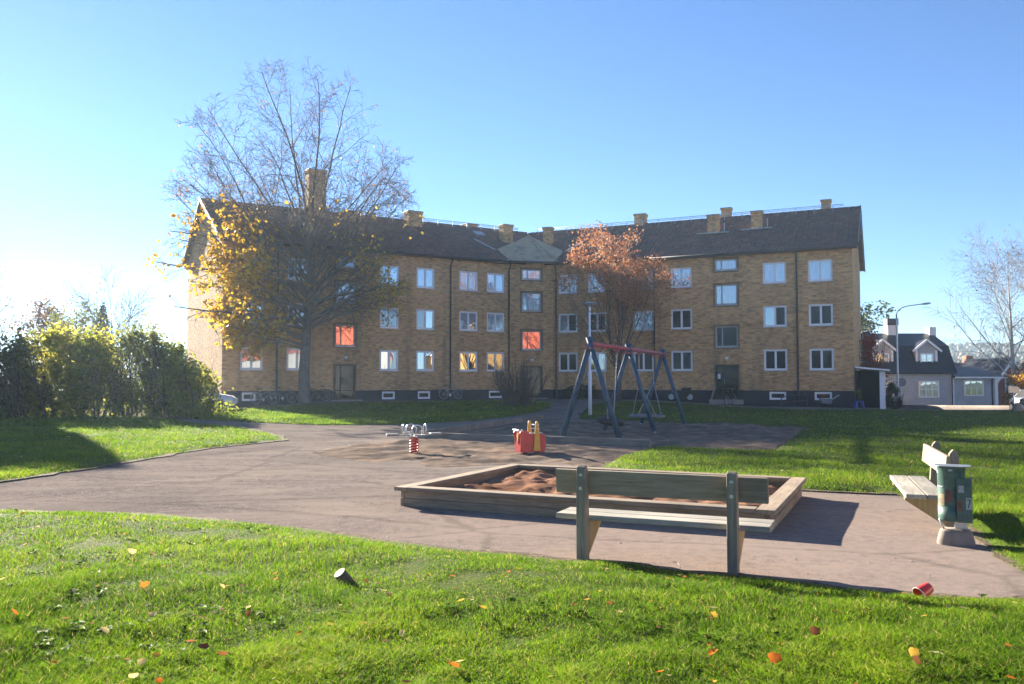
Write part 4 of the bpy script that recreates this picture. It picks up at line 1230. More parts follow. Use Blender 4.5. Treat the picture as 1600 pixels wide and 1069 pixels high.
def pebbles():
    rs = np.random.default_rng(9); n = 420
    y = 1 / rs.uniform(1 / 18.0, 1 / 6.2, n); x = rs.uniform(-.6, .62, n) * y
    m = ~poly_in(np.stack([x, y], 1), front_poly) & ~poly_in(np.stack([x, y], 1), right_poly) & ~poly_in(np.stack([x, y], 1), left_poly) & ~poly_in(np.stack([x, y], 1), [tuple(q) for q in c])
    x, y = x[m], y[m]; n = len(x); s = .004 + .011 * rs.uniform(0, 1, n) ** 4
    oc = np.array([(1, 0, 0), (0, 1, 0), (-1, 0, 0), (0, -1, 0), (0, 0, .7)])
    V = (np.stack([x, y, np.full(n, -.002)], 1)[:, None] + oc[None] * s[:, None, None] * rs.uniform(.6, 1.4, (n, 5, 1))).reshape(-1, 3)
    i = np.arange(n)[:, None] * 5
    F = np.concatenate([i + np.array(t) for t in ((0, 1, 4), (1, 2, 4), (2, 3, 4), (3, 0, 4))])
    tag(link(bpy.data.objects.new('loose_grit', np_mesh('loose_grit', V, F, MAT['stone']))), 'loose grit and small stones on the asphalt', 'grit', kind='stuff')
pebbles()
def twig(px0, py0, px1, py1, label, w=.004):
    a, b = at(px0, py0, .18), at(px1, py1, .18); m_ = (a + b) / 2 + Vector((.01, .02, .015))
    tag(MB().tube([a, m_, b], [w, w * .9, w * .6], 6).build('fallen_twig', MAT['twig_pale'], None), label, 'twig', 'fallen twigs')
plain('twig_pale', (0.55, 0.42, 0.30), 0.8)
twig(1450, 1019, 1488, 1033, 'pale bent twig in the grass at the lower right')
twig(1412, 995, 1424, 1008, 'short pale twig above the bent one at lower right')
twig(1052, 878, 1064, 888, 'pale twig beside the near bench, between its two posts')

def weeds():
    """flat rosettes of broad leaves among the grass"""
    rs = np.random.default_rng(19); n = 210
    y = 1 / rs.uniform(1 / 10.5, 1 / 3.6, n * 3); x = rs.uniform(-.66, .66, n * 3) * y
    P = np.stack([x, y], 1); m = poly_in(P, front_poly) & (vnoise(x, y, 81, 3, .8) > .05); P = P[m][:n]; n = len(P)
    z = z_front(P[:, 0], P[:, 1], poly_dist(P, front_poly)) + .012
    V, F, tt = [], [], []
    for (a, b), h in zip(P, z):
        t = rs.uniform(0, .35)
        for k in range(rs.integers(4, 8)):
            an = rs.uniform(0, 6.28); L = rs.uniform(.025, .06); w = L * .32; c, s_ = math.cos(an), math.sin(an); i = len(V)
            V += [(a, b, h), (a + c * L * .6 - s_ * w, b + s_ * L * .6 + c * w, h + .022), (a + c * L, b + s_ * L, h + .014), (a + c * L * .6 + s_ * w, b + s_ * L * .6 - c * w, h + .022)]
            F.append((i, i + 3, i + 2, i + 1)); tt += [t] * 4
    tag(link(bpy.data.objects.new('lawn_weeds', np_mesh('lawn_weeds', V, F, MAT['grass'], {'tint': tt}))), 'low broad-leaved weeds among the grass of the front lawn', 'weeds', kind='stuff')
weeds()
# ================================================================== trees and shrubs
plain('bark_grey', (0.15, 0.135, 0.12), 0.95, 0, 0.3, 4, 0.7)
plain('bark_brown', (0.085, 0.062, 0.05), 0.95, 0, 0.3, 4, 0.6)
plain('bark_birch', (0.42, 0.38, 0.34), 0.8, 0, 0.45, 5, 0.3)
plain('twig_bark', (0.17, 0.13, 0.11), 0.9, 0, 0.2, 3)
leafmat('leaf_gold', [(0.0, (0.30, 0.12, 0.015)), (0.35, (0.52, 0.27, 0.02)), (0.7, (0.66, 0.42, 0.03)), (1.0, (0.55, 0.50, 0.06))], 0.55)
leafmat('leaf_copper', [(0.0, (0.23, 0.09, 0.04)), (0.5, (0.42, 0.175, 0.08)), (1.0, (0.55, 0.28, 0.13))], 0.4)
leafmat('leaf_hedge', [(0.0, (0.05, 0.08, 0.018)), (0.5, (0.14, 0.19, 0.025)), (0.8, (0.28, 0.31, 0.04)), (1.0, (0.46, 0.40, 0.06))], 0.65)
leafmat('leaf_olive', [(0.0, (0.06, 0.08, 0.025)), (0.5, (0.14, 0.17, 0.045)), (1.0, (0.26, 0.25, 0.07))], 0.6)
leafmat('leaf_dark', [(0.0, (0.012, 0.025, 0.012)), (0.6, (0.03, 0.05, 0.02)), (1.0, (0.06, 0.08, 0.03))], 0.3)
leafmat('leaf_red', [(0.0, (0.18, 0.012, 0.012)), (1.0, (0.42, 0.05, 0.03))], 0.4)
leafmat('leaf_brown', [(0.0, (0.10, 0.05, 0.03)), (0.5, (0.20, 0.11, 0.055)), (1.0, (0.34, 0.21, 0.09))], 0.4)

class Tree:
    """grows tapered limbs; keeps twig tips for the leaves"""
    def __init__(s, seed):
        s.rs = random.Random(seed); s.seg = {0: MB(), 1: MB(), 2: MB()}; s.tips = []
    def limb(s, p, d, L, r, level, maxlevel, opt):
        rs = s.rs; n = max(3, int(L / opt['step'][min(level, 3)])); pts, rad = [Vector(p)], [r]
        d = Vector(d).normalized(); q = Vector(p); end = opt['taper'][min(level, 3)]
        for i in range(n):
            j = opt['jit'][min(level, 3)]
            d = (d + Vector((rs.gauss(0, j), rs.gauss(0, j), rs.gauss(0, j) + opt['lift'][min(level, 3)]))).normalized()
            q = q + d * (L / n)
            if 'env' in opt and i > 1 and not opt['env'](q): break
            pts.append(q.copy()); rad.append(r * (1 - (1 - end) * (i + 1) / n))
        n = len(pts) - 1
        if n < 1: return
        rad = [r * (1 - (1 - end) * i / n) for i in range(n + 1)]
        s.seg[0 if level == 0 else 1 if level <= 2 else 2].tube(pts, rad, (12, 8, 5, 3, 3)[min(level, 4)], False)
        if level >= maxlevel - 1:
            for k in range(1, len(pts)): s.tips.append((pts[k], d.copy()))
        if level >= maxlevel: return
        m = opt['kids'][min(level, len(opt['kids']) - 1)]
        lo, hi = opt['span'][min(level, len(opt['span']) - 1)]
        az = rs.uniform(0, 6.28)
        for k in range(m):
            f = lo + (hi - lo) * (k + rs.uniform(.1, .9)) / m
            i = min(int(f * n), n - 1); base = pts[i].lerp(pts[i + 1], f * n - i)
            t = (pts[i + 1] - pts[i]).normalized(); az += 2.4 + rs.uniform(-.5, .5)
            o = t.orthogonal().normalized(); o = o * math.cos(az) + t.cross(o) * math.sin(az)
            ang = R(rs.uniform(*opt['angle'][min(level, len(opt['angle']) - 1)]))
            nd = t * math.cos(ang) + o * math.sin(ang)
            if 'bend' in opt: nd = opt['bend'](base, nd, level)
            nl = L * rs.uniform(*opt['len'][min(level, len(opt['len']) - 1)]) * (1.15 - .55 * f if level else 1.25 - .5 * f)
            nr = max(opt.get('rmin', .004), rad[i] * rs.uniform(*opt['rr'][min(level, len(opt['rr']) - 1)]))
            s.limb(base, nd, nl, nr, level + 1, maxlevel, opt)

def leaf_cloud(P, size, rs, tint, droop=0.3, aspect=0.75):
    """folded leaves, four triangles' worth each as two quads"""
    n = len(P); a = rs.uniform(0, 2 * np.pi, n); el = rs.normal(-droop, .6, n)
    L = np.stack([np.cos(a) * np.cos(el), np.sin(a) * np.cos(el), np.sin(el)], 1)
    r = rs.normal(0, 1, (n, 3)); W = np.cross(L, r); W /= np.linalg.norm(W, axis=1)[:, None] + 1e-9
    N = np.cross(L, W)
    s = (size * rs.uniform(.6, 1.35, n))[:, None]
    V = np.stack([P, P + L * s * .5 + W * s * aspect * .5 + N * s * .12, P + L * s, P + L * s * .5 - W * s * aspect * .5 + N * s * .12], 1).reshape(-1, 3)
    i = np.arange(n)[:, None] * 4
    F = np.concatenate([i + np.array([0, 1, 2]), i + np.array([0, 2, 3])])
    return V, F, np.repeat(np.clip(tint, 0, 1), 4)

def plant_tree(name, label, cat, M, tree, bark, leaf=None, group=None, twigmat='twig_bark'):
    t = thing(name, label, cat, M, group)
    if tree.seg[0].v: tree.seg[0].build('trunk', MAT[bark], t, M)
    if tree.seg[1].v: tree.seg[1].build('branches', MAT[bark], t, M)
    if tree.seg[2].v: tag(tree.seg[2].build('twigs', MAT[twigmat], t, M), kind='stuff')
    if leaf is not None:
        V, F, tint, mat = leaf
        tag(link(bpy.data.objects.new('crown', np_mesh('crown', V, F, MAT[mat], {'tint': tint})), t, M), kind='stuff')
    return t

# ---- the big tree with golden leaves low on its left side
GOLD_SEED = 25
def gold_tree():
    tr = Tree(GOLD_SEED); rs = np.random.default_rng(4)
    def env(q):
        x, y, z = q
        rx = 8.9 if (x < 0 and z < 10) else (7.4 if x < 0 else 6.9)
        return (x / rx) ** 2 + (y / 6.2) ** 2 + ((z - 10.6) / (9.6 if z > 10.6 else 9.0)) ** 2 < 1 + .10 * math.sin(x * 1.7 + z) + .06 * math.sin(z * 2.3 - y)
    opt = dict(step=(.9, .8, .6, .45), taper=(.8, .2, .3, .4), jit=(.02, .07, .13, .17), lift=(.0, .022, .005, -.02),
               kids=(20, 11, 7, 5), span=((.50, 1.0), (.2, .97), (.15, .97), (.2, .95)), angle=((6, 58), (22, 50), (26, 58), (28, 65)),
               len=((2.9, 3.5), (.22, .40), (.36, .56), (.42, .62)), rr=((.17, .29), (.34, .5), (.40, .58), (.5, .7)), env=env, rmin=.010)
    o0 = dict(opt); o0['kids'] = (0, 0, 0, 0); o0['taper'] = (.45, .2, .3, .4)
    tr.limb((0, 0, -.2), (.02, 0, 1), 8.4, .35, 0, 4, o0)
    N = 30
    for i in range(N):                      # leaders fan out evenly into a round crown
        az = i * 2.39996 + tr.rs.uniform(-.25, .25); inc = R(7 + 58 * math.sqrt((i + .5) / N))
        z0 = 8.0 - 4.2 * (i / N) + tr.rs.uniform(-.4, .4)
        tr.limb((.02 * z0, 0, z0), (math.cos(az) * math.sin(inc), math.sin(az) * math.sin(inc), math.cos(inc)), tr.rs.uniform(11, 14), tr.rs.uniform(.065, .10), 1, 4, opt)
    # low hanging limbs on both sides
    for az, z, L, r in ((185, 3.6, 5.6, .09), (192, 4.2, 5.0, .07), (176, 3.2, 4.6, .07), (203, 3.0, 3.8, .06), (165, 3.8, 5.4, .07), (200, 4.6, 7.0, .11), (172, 5.4, 7.6, .12), (160, 6.4, 7.6, .11), (190, 7.2, 8.0, .12), (205, 6.6, 7.6, .11), (178, 8.4, 7.8, .11), (225, 5.2, 6.0, .10), (5, 5.6, 6.5, .12), (-12, 4.8, 5.6, .10), (350, 6.6, 6.4, .11), (240, 4.2, 4.6, .09)):
        d = Vector((math.cos(R(az)), math.sin(R(az)), .34))
        o2 = dict(opt); o2['lift'] = (.0, -.03, -.05, -.10); o2['kids'] = (15, 7, 5, 3); o2['jit'] = (.05, .08, .11, .15)
        tr.limb((0, 0, z), d, L, r, 1, 4, o2)
    pts = np.array([tuple(p) for p, _ in tr.tips])
    # the left and lower twigs still carry leaves, the top is nearly bare
    x, y, z = pts.T
    w = np.clip((-x - .4) / 2.4, 0, 1) * np.clip((10.6 - z) / 3.0, 0, 1) * 1.0
    w = np.maximum(w, .35 * np.clip((-x - 2.5) / 2.5, 0, 1) * np.clip((14.5 - z) / 3, 0, 1))
    w *= .8 * np.where(x < -4.5, .62, 1)
    w = np.maximum(w, .13 * np.clip((2.0 - x) / 2.5, 0, 1) * np.clip((8.2 - z) / 2.0, 0, 1))
    w = np.maximum(w, .30 * np.clip((x - 1.5) / 3.0, 0, 1) * np.clip((8.6 - z) / 1.0, 0, 1))
    w = np.maximum(w, .03 * np.clip((8 - z) / 3.0, 0, 1)); w = np.maximum(w, .03)
    w *= np.where(z < 11, .66, 1)
    clump = vnoise(x * .8 + z * .5, y * .8 - z * .6, 51, 3, .7)
    keep = rs.uniform(0, 1, len(pts)) < w * np.clip(.5 + .9 * clump, .06, 1.2)
    P = np.repeat(pts[keep], 2, 0); P = P + rs.normal(0, .12, P.shape)
    n = len(P); tint = rs.normal(.62, .2, n) + .10 * np.clip((7 - P[:, 2]) / 4, -1, 1) + .2 * (P[:, 0] > 1)
    bare = P[:, 2] > 11.0; tint[bare] = rs.uniform(0, .3, bare.sum())
    V, F, tt = leaf_cloud(P, np.where(bare, .10, np.where(P[:, 0] > 1, .17, .235)), rs, tint, .5, .85)
    p = (-11.85, 47.5); M = T(p[0], p[1], float(gz(*p)))
    plant_tree('autumn_tree', 'tall half-bare tree with golden leaves on its lower left side, before the left wing', 'tree', M, tr, 'bark_grey', (V, F, tt, 'leaf_gold'))
gold_tree()

# ---- the copper-leaved tree before the right wing
def copper_tree():
    tr = Tree(8); rs = np.random.default_rng(14)
    def env(q):
        x, y, z = q
        return (x / 3.15) ** 2 + (y / 2.9) ** 2 + ((z - 7.3) / (4.4 if z > 7.3 else 6.9)) ** 2 < 1 + .14 * math.sin(x * 2.6 + z * 1.3) + .08 * math.sin(z * 3 - y * 2)
    opt = dict(step=(.6, .6, .45, .35), taper=(.75, .25, .3, .4), jit=(.02, .06, .10, .14), lift=(.0, .035, .03, .02),
               kids=(15, 7, 6, 3), span=((.5, 1.0), (.15, .97), (.2, .97), (.2, .95)), angle=((14, 44), (20, 42), (24, 50), (25, 55)),
               len=((2.3, 3.2), (.34, .5), (.36, .55), (.4, .6)), rr=((.16, .26), (.36, .5), (.42, .6), (.5, .7)), env=env, rmin=.007)
    tr.limb((0, 0, -.2), (0, 0, 1), 2.9, .21, 0, 4, opt)
    pts = np.array([tuple(p) for p, _ in tr.tips]); x, y, z = pts.T
    edge = 5.7 + 1.0 * vnoise(x, y, 61, 3, .5) - .25 * x
    w = np.clip((z - edge) / .9, 0, 1)
    keep = rs.uniform(0, 1, len(pts)) < np.maximum(w * .85, .03)
    P = np.repeat(pts[keep], 4, 0); P = P + rs.normal(0, .19, P.shape)
    P = P[vnoise(P[:, 0] * 1.3 + P[:, 2], P[:, 1] - P[:, 2], 64, 3, 1.1) > -.42]; n = len(P)
    V, F, tt = leaf_cloud(P, .135, rs, rs.normal(.55, .26, n) + .2 * vnoise(P[:, 0], P[:, 2], 62, 2, 1.1), .3, .7)
    p = (6.4, 50.2); M = T(p[0], p[1], float(gz(*p)))
    plant_tree('autumn_tree', 'broad tree with copper-brown leaves behind the swing, before the right wing', 'tree', M, tr, 'bark_brown', (V, F, tt, 'leaf_copper'))
copper_tree()

# ---- shrubs
def shrub(name, label, M, rx, ry, h, nstem, nleaf, mat, size, seed, group=None, dense=1.0, tint0=.5, bare=False, cat='shrub'):
    tr = Tree(seed); rs = np.random.default_rng(seed); r2 = random.Random(seed)
    opt = dict(step=(.5, .4, .35, .3), taper=(.3, .3, .3, .4), jit=(.06, .09, .12, .14), lift=(.03, .03, .02, .02),
               kids=(6, 5, 3), span=((.25, .97), (.2, .97), (.2, .95)), angle=((18, 45), (22, 50), (25, 55)),
               len=((.35, .55), (.35, .55), (.4, .6)), rr=((.4, .55), (.45, .6), (.5, .7)))
    for i in range(nstem):
        a = r2.uniform(0, 6.28); q = math.sqrt(r2.random())
        bx, by = math.cos(a) * q * rx * .55, math.sin(a) * q * ry * .55
        d = Vector((bx / h * .9 + r2.gauss(0, .1), by / h * .9 + r2.gauss(0, .1), 1))
        tr.limb((bx, by, -.15), d, h * r2.uniform(.6, .95), .022 + .006 * h, 1, 3, opt)
    leaf = None
    if nleaf:
        # leaves gather in clumps over a lumpy dome
        m = max(14, int(nleaf / 110)); cl = []
        for i in range(m):
            a = r2.uniform(0, 6.28); zz = r2.random() ** .9; q = math.sqrt(r2.random()) * (1 - .6 * zz ** 1.6)
            cl.append((math.cos(a) * q * rx, math.sin(a) * q * ry, .15 + zz * (h * .92) * (1 - .22 * q * q), r2.uniform(.5, 1.1)))
        cl = np.array(cl); k = rs.integers(0, m, nleaf)
        P = cl[k, :3] + rs.normal(0, 1, (nleaf, 3)) * np.array([rx, ry, h * .7]) * .16 * cl[k, 3:4]
        P = P[P[:, 2] > .04]
        tint = tint0 + .16 * vnoise(P[:, 0] + seed, P[:, 2] - P[:, 1], seed, 3, .9) + rs.normal(0, .14, len(P)) + .12 * (P[:, 2] / h - .5)
        V, F, tt = leaf_cloud(P, size, rs, tint, .2, .62); leaf = (V, F, tt, mat)
    return plant_tree(name, label, cat, M, tr, 'bark_brown', leaf, group)
gH = 'shrubs of the hedge on the left'
for x, y, rx, ry, h, n, mat, t0, lb, sd in (
    (-13.9, 36.0, 1.5, 1.6, 2.3, 4800, 'leaf_hedge', .75, 'bright green rounded shrub at the right end of the hedge', 101),
    (-15.1, 36.4, 1.3, 1.6, 3.1, 3200, 'leaf_hedge', .62, 'green shrub, second from the right end of the hedge', 106),
    (-16.3, 36.6, 1.7, 1.6, 3.9, 4200, 'leaf_olive', .62, 'tallest shrub of the hedge, olive with bare grey tips', 102),
    (-17.8, 36.0, 1.7, 1.7, 3.5, 5200, 'leaf_hedge', .72, 'yellowish green shrub in the middle of the hedge', 103),
    (-19.3, 35.8, 1.8, 1.7, 3.7, 5600, 'leaf_hedge', .9, 'yellow-leaved tall shrub in the left half of the hedge', 104),
    (-20.7, 35.2, 1.5, 1.7, 3.5, 4600, 'leaf_olive', .55, 'dark olive shrub in the hedge just inside the left edge', 105),
    (-22.6, 34.8, 1.7, 1.7, 3.6, 4600, 'leaf_olive', .4, 'dark shrub of the hedge cut by the left edge of the picture', 107)):
    shrub('hedge_shrub', lb, T(x, y, 0), rx, ry, h, 15, n, mat, .18, sd, gH, tint0=t0)
shrub('bare_shrub', 'leafless reddish-brown shrub in front of the middle stair door', T(*at(808, 636)), 1.55, 1.2, 2.9, 34, 500, 'leaf_brown', .06, 111)
shrub('low_shrub', 'low dark green shrub against the plinth behind the swing', T(4.6, 55.3, .33), 1.3, .6, .95, 6, 2600, 'leaf_dark', .1, 112)
shrub('conifer_shrub', 'small dark green conifer beside the white shelter panel', T(22.6, 49.4, float(gz(22.6, 49.4)), 0), .5, .5, 1.5, 5, 2600, 'leaf_dark', .10, 113)
shrub('red_shrub', 'red-leaved shrub showing over the shelter roof', T(24.6, 57.2, float(gz(24.6, 57.2))), 1.1, 1.1, 5.2, 8, 3000, 'leaf_red', .16, 114)
shrub('orange_shrub', 'yellow and orange shrub beyond the grey house extension', T(40.3, 66, -.45), 1.6, 1.2, 2.4, 7, 2600, 'leaf_gold', .16, 115, tint0=.25)
shrub('garden_hedge', 'dark hedge with a brown tint at the right edge behind the parked car', T(43.5, 68, -.45), 3.0, 1.2, 4.6, 14, 5200, 'leaf_brown', .2, 116, tint0=.3)
shrub('garden_hedge', 'dark green low hedge between the grey house and the parked car', T(41.0, 64.2, -.45), 1.8, .8, 1.5, 7, 3500, 'leaf_dark', .14, 117)

# ---- trees farther off
def far_tree(name, label, M, h, r, seed, mat=None, nleaf=0, size=.3, bark='bark_brown', weep=0.0, group=None, trunk=.16, kids=(13, 7, 5), base=.2, tint0=.5, dome=None):
    tr = Tree(seed); rs = np.random.default_rng(seed)
    opt = dict(step=(.9, .8, .7, .5), taper=(.15, .25, .3, .4), jit=(.04, .07, .10, .13), lift=(.01, .03 - weep * .4, -weep, -weep * 1.6),
               kids=kids, span=((base, .97), (.2, .97), (.2, .95)), angle=((25, 58), (22, 48), (25, 55)),
               len=((.34 * r / (h * .3), .5 * r / (h * .3)), (.36, .55), (.4, .6)), rr=((.3, .45), (.42, .58), (.5, .7)), rmin=.011)
    tr.limb((0, 0, -.2), (0, 0, 1), h * .95, trunk, 0, 3, opt)
    leaf = None
    if nleaf:
        pts = np.array([tuple(p) for p, _ in tr.tips]); P = pts[rs.integers(0, len(pts), nleaf)] + rs.normal(0, .3, (nleaf, 3))
        V, F, tt = leaf_cloud(P, size, rs, tint0 + rs.normal(0, .18, nleaf), .3, .7); leaf = (V, F, tt, mat)
    return plant_tree(name, label, 'tree', M, tr, bark, leaf, group)
far_tree('birch_tree', 'bare birch with hanging twigs at the right edge, over the grey extension', T(42.3, 70, -.45), 11.8, 4.8, 131, 'leaf_brown', 260, .14, 'bark_birch', .07, None, .2, (20, 11, 9), .16)
far_tree('birch_tree', 'second bare birch trunk cut by the right edge of the picture', T(46.0, 72, -.45), 13.5, 4.2, 132, 'leaf_brown', 200, .14, 'bark_birch', .07, None, .2, (18, 11, 8), .16)
far_tree('leafy_tree', 'green leafy tree behind the grey house, beside the gable of the flats', T(33.5, 84, -.45), 9.4, 4.0, 133, 'leaf_olive', 4200, .34, kids=(14, 7, 4), base=.3)
far_tree('bare_tree', 'bare grey bush-like tree rising behind the middle of the hedge', T(-27.0, 56, 0), 6.2, 3.4, 134, 'leaf_brown', 200, .12, kids=(16, 9, 6), base=.1)
far_tree('bare_tree', 'bare tree cut by the left edge of the picture', T(-39.8, 62, 0), 9.2, 3.0, 135, 'leaf_brown', 500, .16, kids=(14, 8, 6), base=.15)
far_tree('poplar_tree', 'narrow reddish-brown tree behind the left part of the hedge', T(-41.5, 75, 0), 7.8, 2.0, 136, 'leaf_brown', 3000, .26, kids=(16, 6, 4), base=.1)
def conifer(name, label, M, h, r, seed):
    rs = np.random.default_rng(seed); n = 5200
    z = h * (1 - np.sqrt(rs.uniform(0, 1, n))) * .98 + .3; a = rs.uniform(0, 6.28, n)
    q = r * (1 - z / (h + .3)) * np.sqrt(rs.uniform(.1, 1, n)) * (1 + .25 * np.sin(a * 5 + z * 4))
    P = np.stack([np.cos(a) * q, np.sin(a) * q, z], 1)
    V, F, tt = leaf_cloud(P, .3, rs, rs.normal(.4, .2, n), .5, .4)
    tr = Tree(seed); tr.seg[0].tube([(0, 0, -.2), (0, 0, h * .9)], [.14, .03], 8)
    plant_tree(name, label, 'tree', M, tr, 'bark_brown', (V, F, tt, 'leaf_dark'))
conifer('spruce_tree', 'dark pointed spruce showing above the middle of the hedge', T(-36.5, 74, 0), 8.6, 2.3, 141)
far_tree('rowan_tree', 'greenish brown tree just left of the spruce behind the hedge', T(-34.8, 66, 0), 6.0, 2.4, 137, 'leaf_olive', 2200, .24, kids=(14, 7, 4), base=.15)
# ================================================================== the grey house and the street
def boardmat(name, c, w=.12):
    k = NT(name); k.set(.7, 0, .3); p = k.pos()
    wv = k.n('TexWave', wave_type='BANDS', bands_direction='X', wave_profile='SAW'); k.l(p, wv.inputs['Vector']); wv.inputs['Scale'].default_value = .314 / w
    c2 = k.ramp(k.noise(p, 1.5, 5), [(0.3, tuple(x * .85 for x in c)), (0.7, tuple(min(1, x * 1.08) for x in c))])
    k.col(k.mix(k.ramp(wv.outputs['Fac'], [(0.03, (.5,) * 3), (0.09, (0, 0, 0))]), c2, tuple(x * .5 for x in c)))
    k.bump(wv.outputs['Fac'], .3, .01); MAT[name] = k.m
boardmat('grey_boards', (0.42, 0.42, 0.43)); boardmat('yellow_boards', (0.50, 0.28, 0.07)); boardmat('red_boards', (0.36, 0.07, 0.05)); boardmat('white_boards', (0.55, 0.54, 0.52))
plain('black_roof', (0.022, 0.025, 0.032), 0.45, 0.1, 0.25, 1.2)
plain('red_roof', (0.30, 0.085, 0.05), 0.8, 0, 0.25, 2)
plain('bright_roof', (0.50, 0.10, 0.045), 0.8, 0, 0.2, 2)
plain('white_plaster', (0.78, 0.77, 0.75), 0.8, 0, 0.06)
plain('chimney_brick', (0.36, 0.15, 0.10), 0.9, 0, 0.3, 8)

def house_window(parent, M, w, h, nx, ny, glass='glass'):
    f = .09
    a = MB().box((-f, -.05, -f), (0, .03, h + f)).box((w, -.05, -f), (w + f, .03, h + f)).box((0, -.05, -f), (w, .03, 0)).box((0, -.05, h), (w, .03, h + f))
    o = a.build('window', MAT['white_paint'], parent, M)
    b = MB()
    for i in range(1, nx): b.box((w * i / nx - .03, -.03, 0), (w * i / nx + .03, .02, h))
    for j in range(1, ny): b.box((0, -.025, h * j / ny - .015), (w, .018, h * j / ny + .015))
    if nx * ny > 1: b.build('glazing_bars', MAT['white_paint'], o, M)
    for i in range(nx): MB().box((w * i / nx, -.008, 0), (w * (i + 1) / nx - .001, .0, h)).build('pane', MAT[glass], o, M)
    return o
def gable_prism(mb, prof, x0, x1):
    mb.prism(prof, x0, x1, lambda u, v, q: (q, u, v))

def grey_house():
    X0, X1, Y = 26.4, 34.35, 65.0
    M = T(X0, Y, -.45)
    t = thing('grey_house', 'small grey wooden house with black gambrel roof, two dormers and a low extension', 'house', M)
    W, D = X1 - X0, 7.0
    gable = [(0, 0), (0, 2.72), (1.0, 4.7), (3.5, 5.75), (6.0, 4.7), (7.0, 2.72), (7.0, 0)]
    a = MB(); gable_prism(a, gable, 0, W); a.build('wall', MAT['grey_boards'], t, M)
    r = MB()
    top = [(-.35, 2.62), (.92, 4.82), (3.5, 5.95), (6.08, 4.82), (7.35, 2.62)]
    for (a0, a1), (b0, b1) in zip(top, top[1:]):
        n = Vector((0, -(b1 - a1), (b0 - a0))).normalized() * .1
        P = [Vector((-.25, a0, a1)), Vector((W + .25, a0, a1)), Vector((W + .25, b0, b1)), Vector((-.25, b0, b1))]
        r.add(P + [q - n for q in P], [(0, 1, 2, 3), (7, 6, 5, 4), (0, 4, 5, 1), (1, 5, 6, 2), (2, 6, 7, 3), (3, 7, 4, 0)])
    roof = r.build('roof', MAT['black_roof'], t, M)
    px = lambda p, d=65.0: (p - 800) / FPX * d - X0
    for c, ch, cap in ((px(1394.5, 68.3), (.42, 7.15, 0.55), True), (px(1459.5, 68.0), (.27, 6.45, .2), False)):
        w, zt, zc = ch
        MB().box((c - w, 3.1, 5.2), (c + w, 3.8, zt - (zc if cap else 0))).build('chimney', MAT['white_plaster'], t, M)
        if cap: MB().box((c - w - .04, 3.06, zt - zc), (c + w + .04, 3.84, zt)).build('chimney_cap', MAT['black_roof'], t, M)
    for p0, p1 in ((1362, 1396), (1431, 1465)):
        u0, u1 = px(p0, 65.2), px(p1, 65.2); w = u1 - u0
        B = M @ Matrix.Translation((u0, .22, 0))
        pf = [(0, 2.98), (w, 2.98), (w, 4.5), (w / 2, 5.12), (0, 4.5)]
        d = MB().prism(pf, 0, 2.4, lambda u, v, q: (u, q, v)).build('dormer', MAT['grey_boards'], t, B)
        s = MB()
        for sg in (0, 1):
            e, m_ = ((-.28, 4.34), (w / 2, 5.24)) if sg == 0 else ((w / 2, 5.24), (w + .28, 4.34))
            s.bar((e[0], -.16, e[1]), (m_[0], -.16, m_[1]), .08, .16, (0, 0, 1))
        s.box((0, -.03, 2.98), (.17, -.003, 4.42)).box((w - .17, -.03, 2.98), (w, -.003, 4.42))
        s.build('dormer_trim', MAT['white_paint'], d, B)
        k = MB()
        for e, m_ in (((-.28, 4.40), (w / 2, 5.30)), ((w / 2, 5.30), (w + .28, 4.40))):
            k.add([(e[0], -.2, e[1]), (m_[0], -.2, m_[1]), (m_[0], 2.4, m_[1]), (e[0], 2.4, e[1])], [(0, 1, 2, 3)])
        k.build('dormer_roof', MAT['black_roof'], d, B)
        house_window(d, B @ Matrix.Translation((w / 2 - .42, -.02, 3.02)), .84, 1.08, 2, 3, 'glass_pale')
    for p0, p1, n in ((1376, 1393, 2), (1436, 1464, 3)):
        u0, u1 = px(p0), px(p1)
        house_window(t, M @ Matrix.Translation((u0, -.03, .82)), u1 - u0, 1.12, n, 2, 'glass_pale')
    MB().box((0, -.04, -.1), (W, -.003, .12)).box((W - .12, -.035, .12), (W + .03, -.003, 2.6)).build('corner_board', MAT['white_paint'], t, M)
    # extension
    E0, E1 = px(1487.5), px(1558, 65.0)
    ext = MB(); ext.prism([(0.05, 0), (.05, 2.38), (3.2, 3.0), (6.2, 2.38), (6.2, 0)], E0, E1, lambda u, v, q: (q, u, v)); ext.build('extension_wall', MAT['grey_boards'], t, M)
    k = MB()
    for e, m_ in (((-.35, 2.42), (3.2, 3.2)), ((3.2, 3.2), (6.6, 2.42))):
        k.add([(E0, e[0], e[1]), (E1 + .3, e[0], e[1]), (E1 + .3, m_[0], m_[1]), (E0, m_[0], m_[1]), (E0, e[0], e[1] - .14), (E1 + .3, e[0], e[1] - .14), (E1 + .3, m_[0], m_[1] - .14), (E0, m_[0], m_[1] - .14)],
              [(0, 1, 2, 3), (7, 6, 5, 4), (0, 4, 5, 1), (1, 5, 6, 2), (2, 6, 7, 3), (3, 7, 4, 0)])
    k.build('extension_roof', MAT['black_roof'], t, M)
    MB().box((E0, -.37, 2.24), (E1 + .3, -.352, 2.36)).box((E1 - .22, .01, 0), (E1 + .02, .045, 2.3)).box((E0, .01, 0), (E0 + .14, .045, 2.3)).box((E0, .008, -.1), (E1, .046, .1)).build('trim', MAT['white_paint'], t, M)
    MB().tube([(E0 - .1, -.12, 2.6), (E0 - .1, -.12, .1)], .05, 8).build('downpipe', MAT['gutter'], t, M)
    MB().tube([(E1 - .42, -.0, 2.3), (E1 - .42, -.0, .1)], .045, 8).build('downpipe', MAT['gutter'], t, M)
    u0, u1 = px(1507), px(1534)
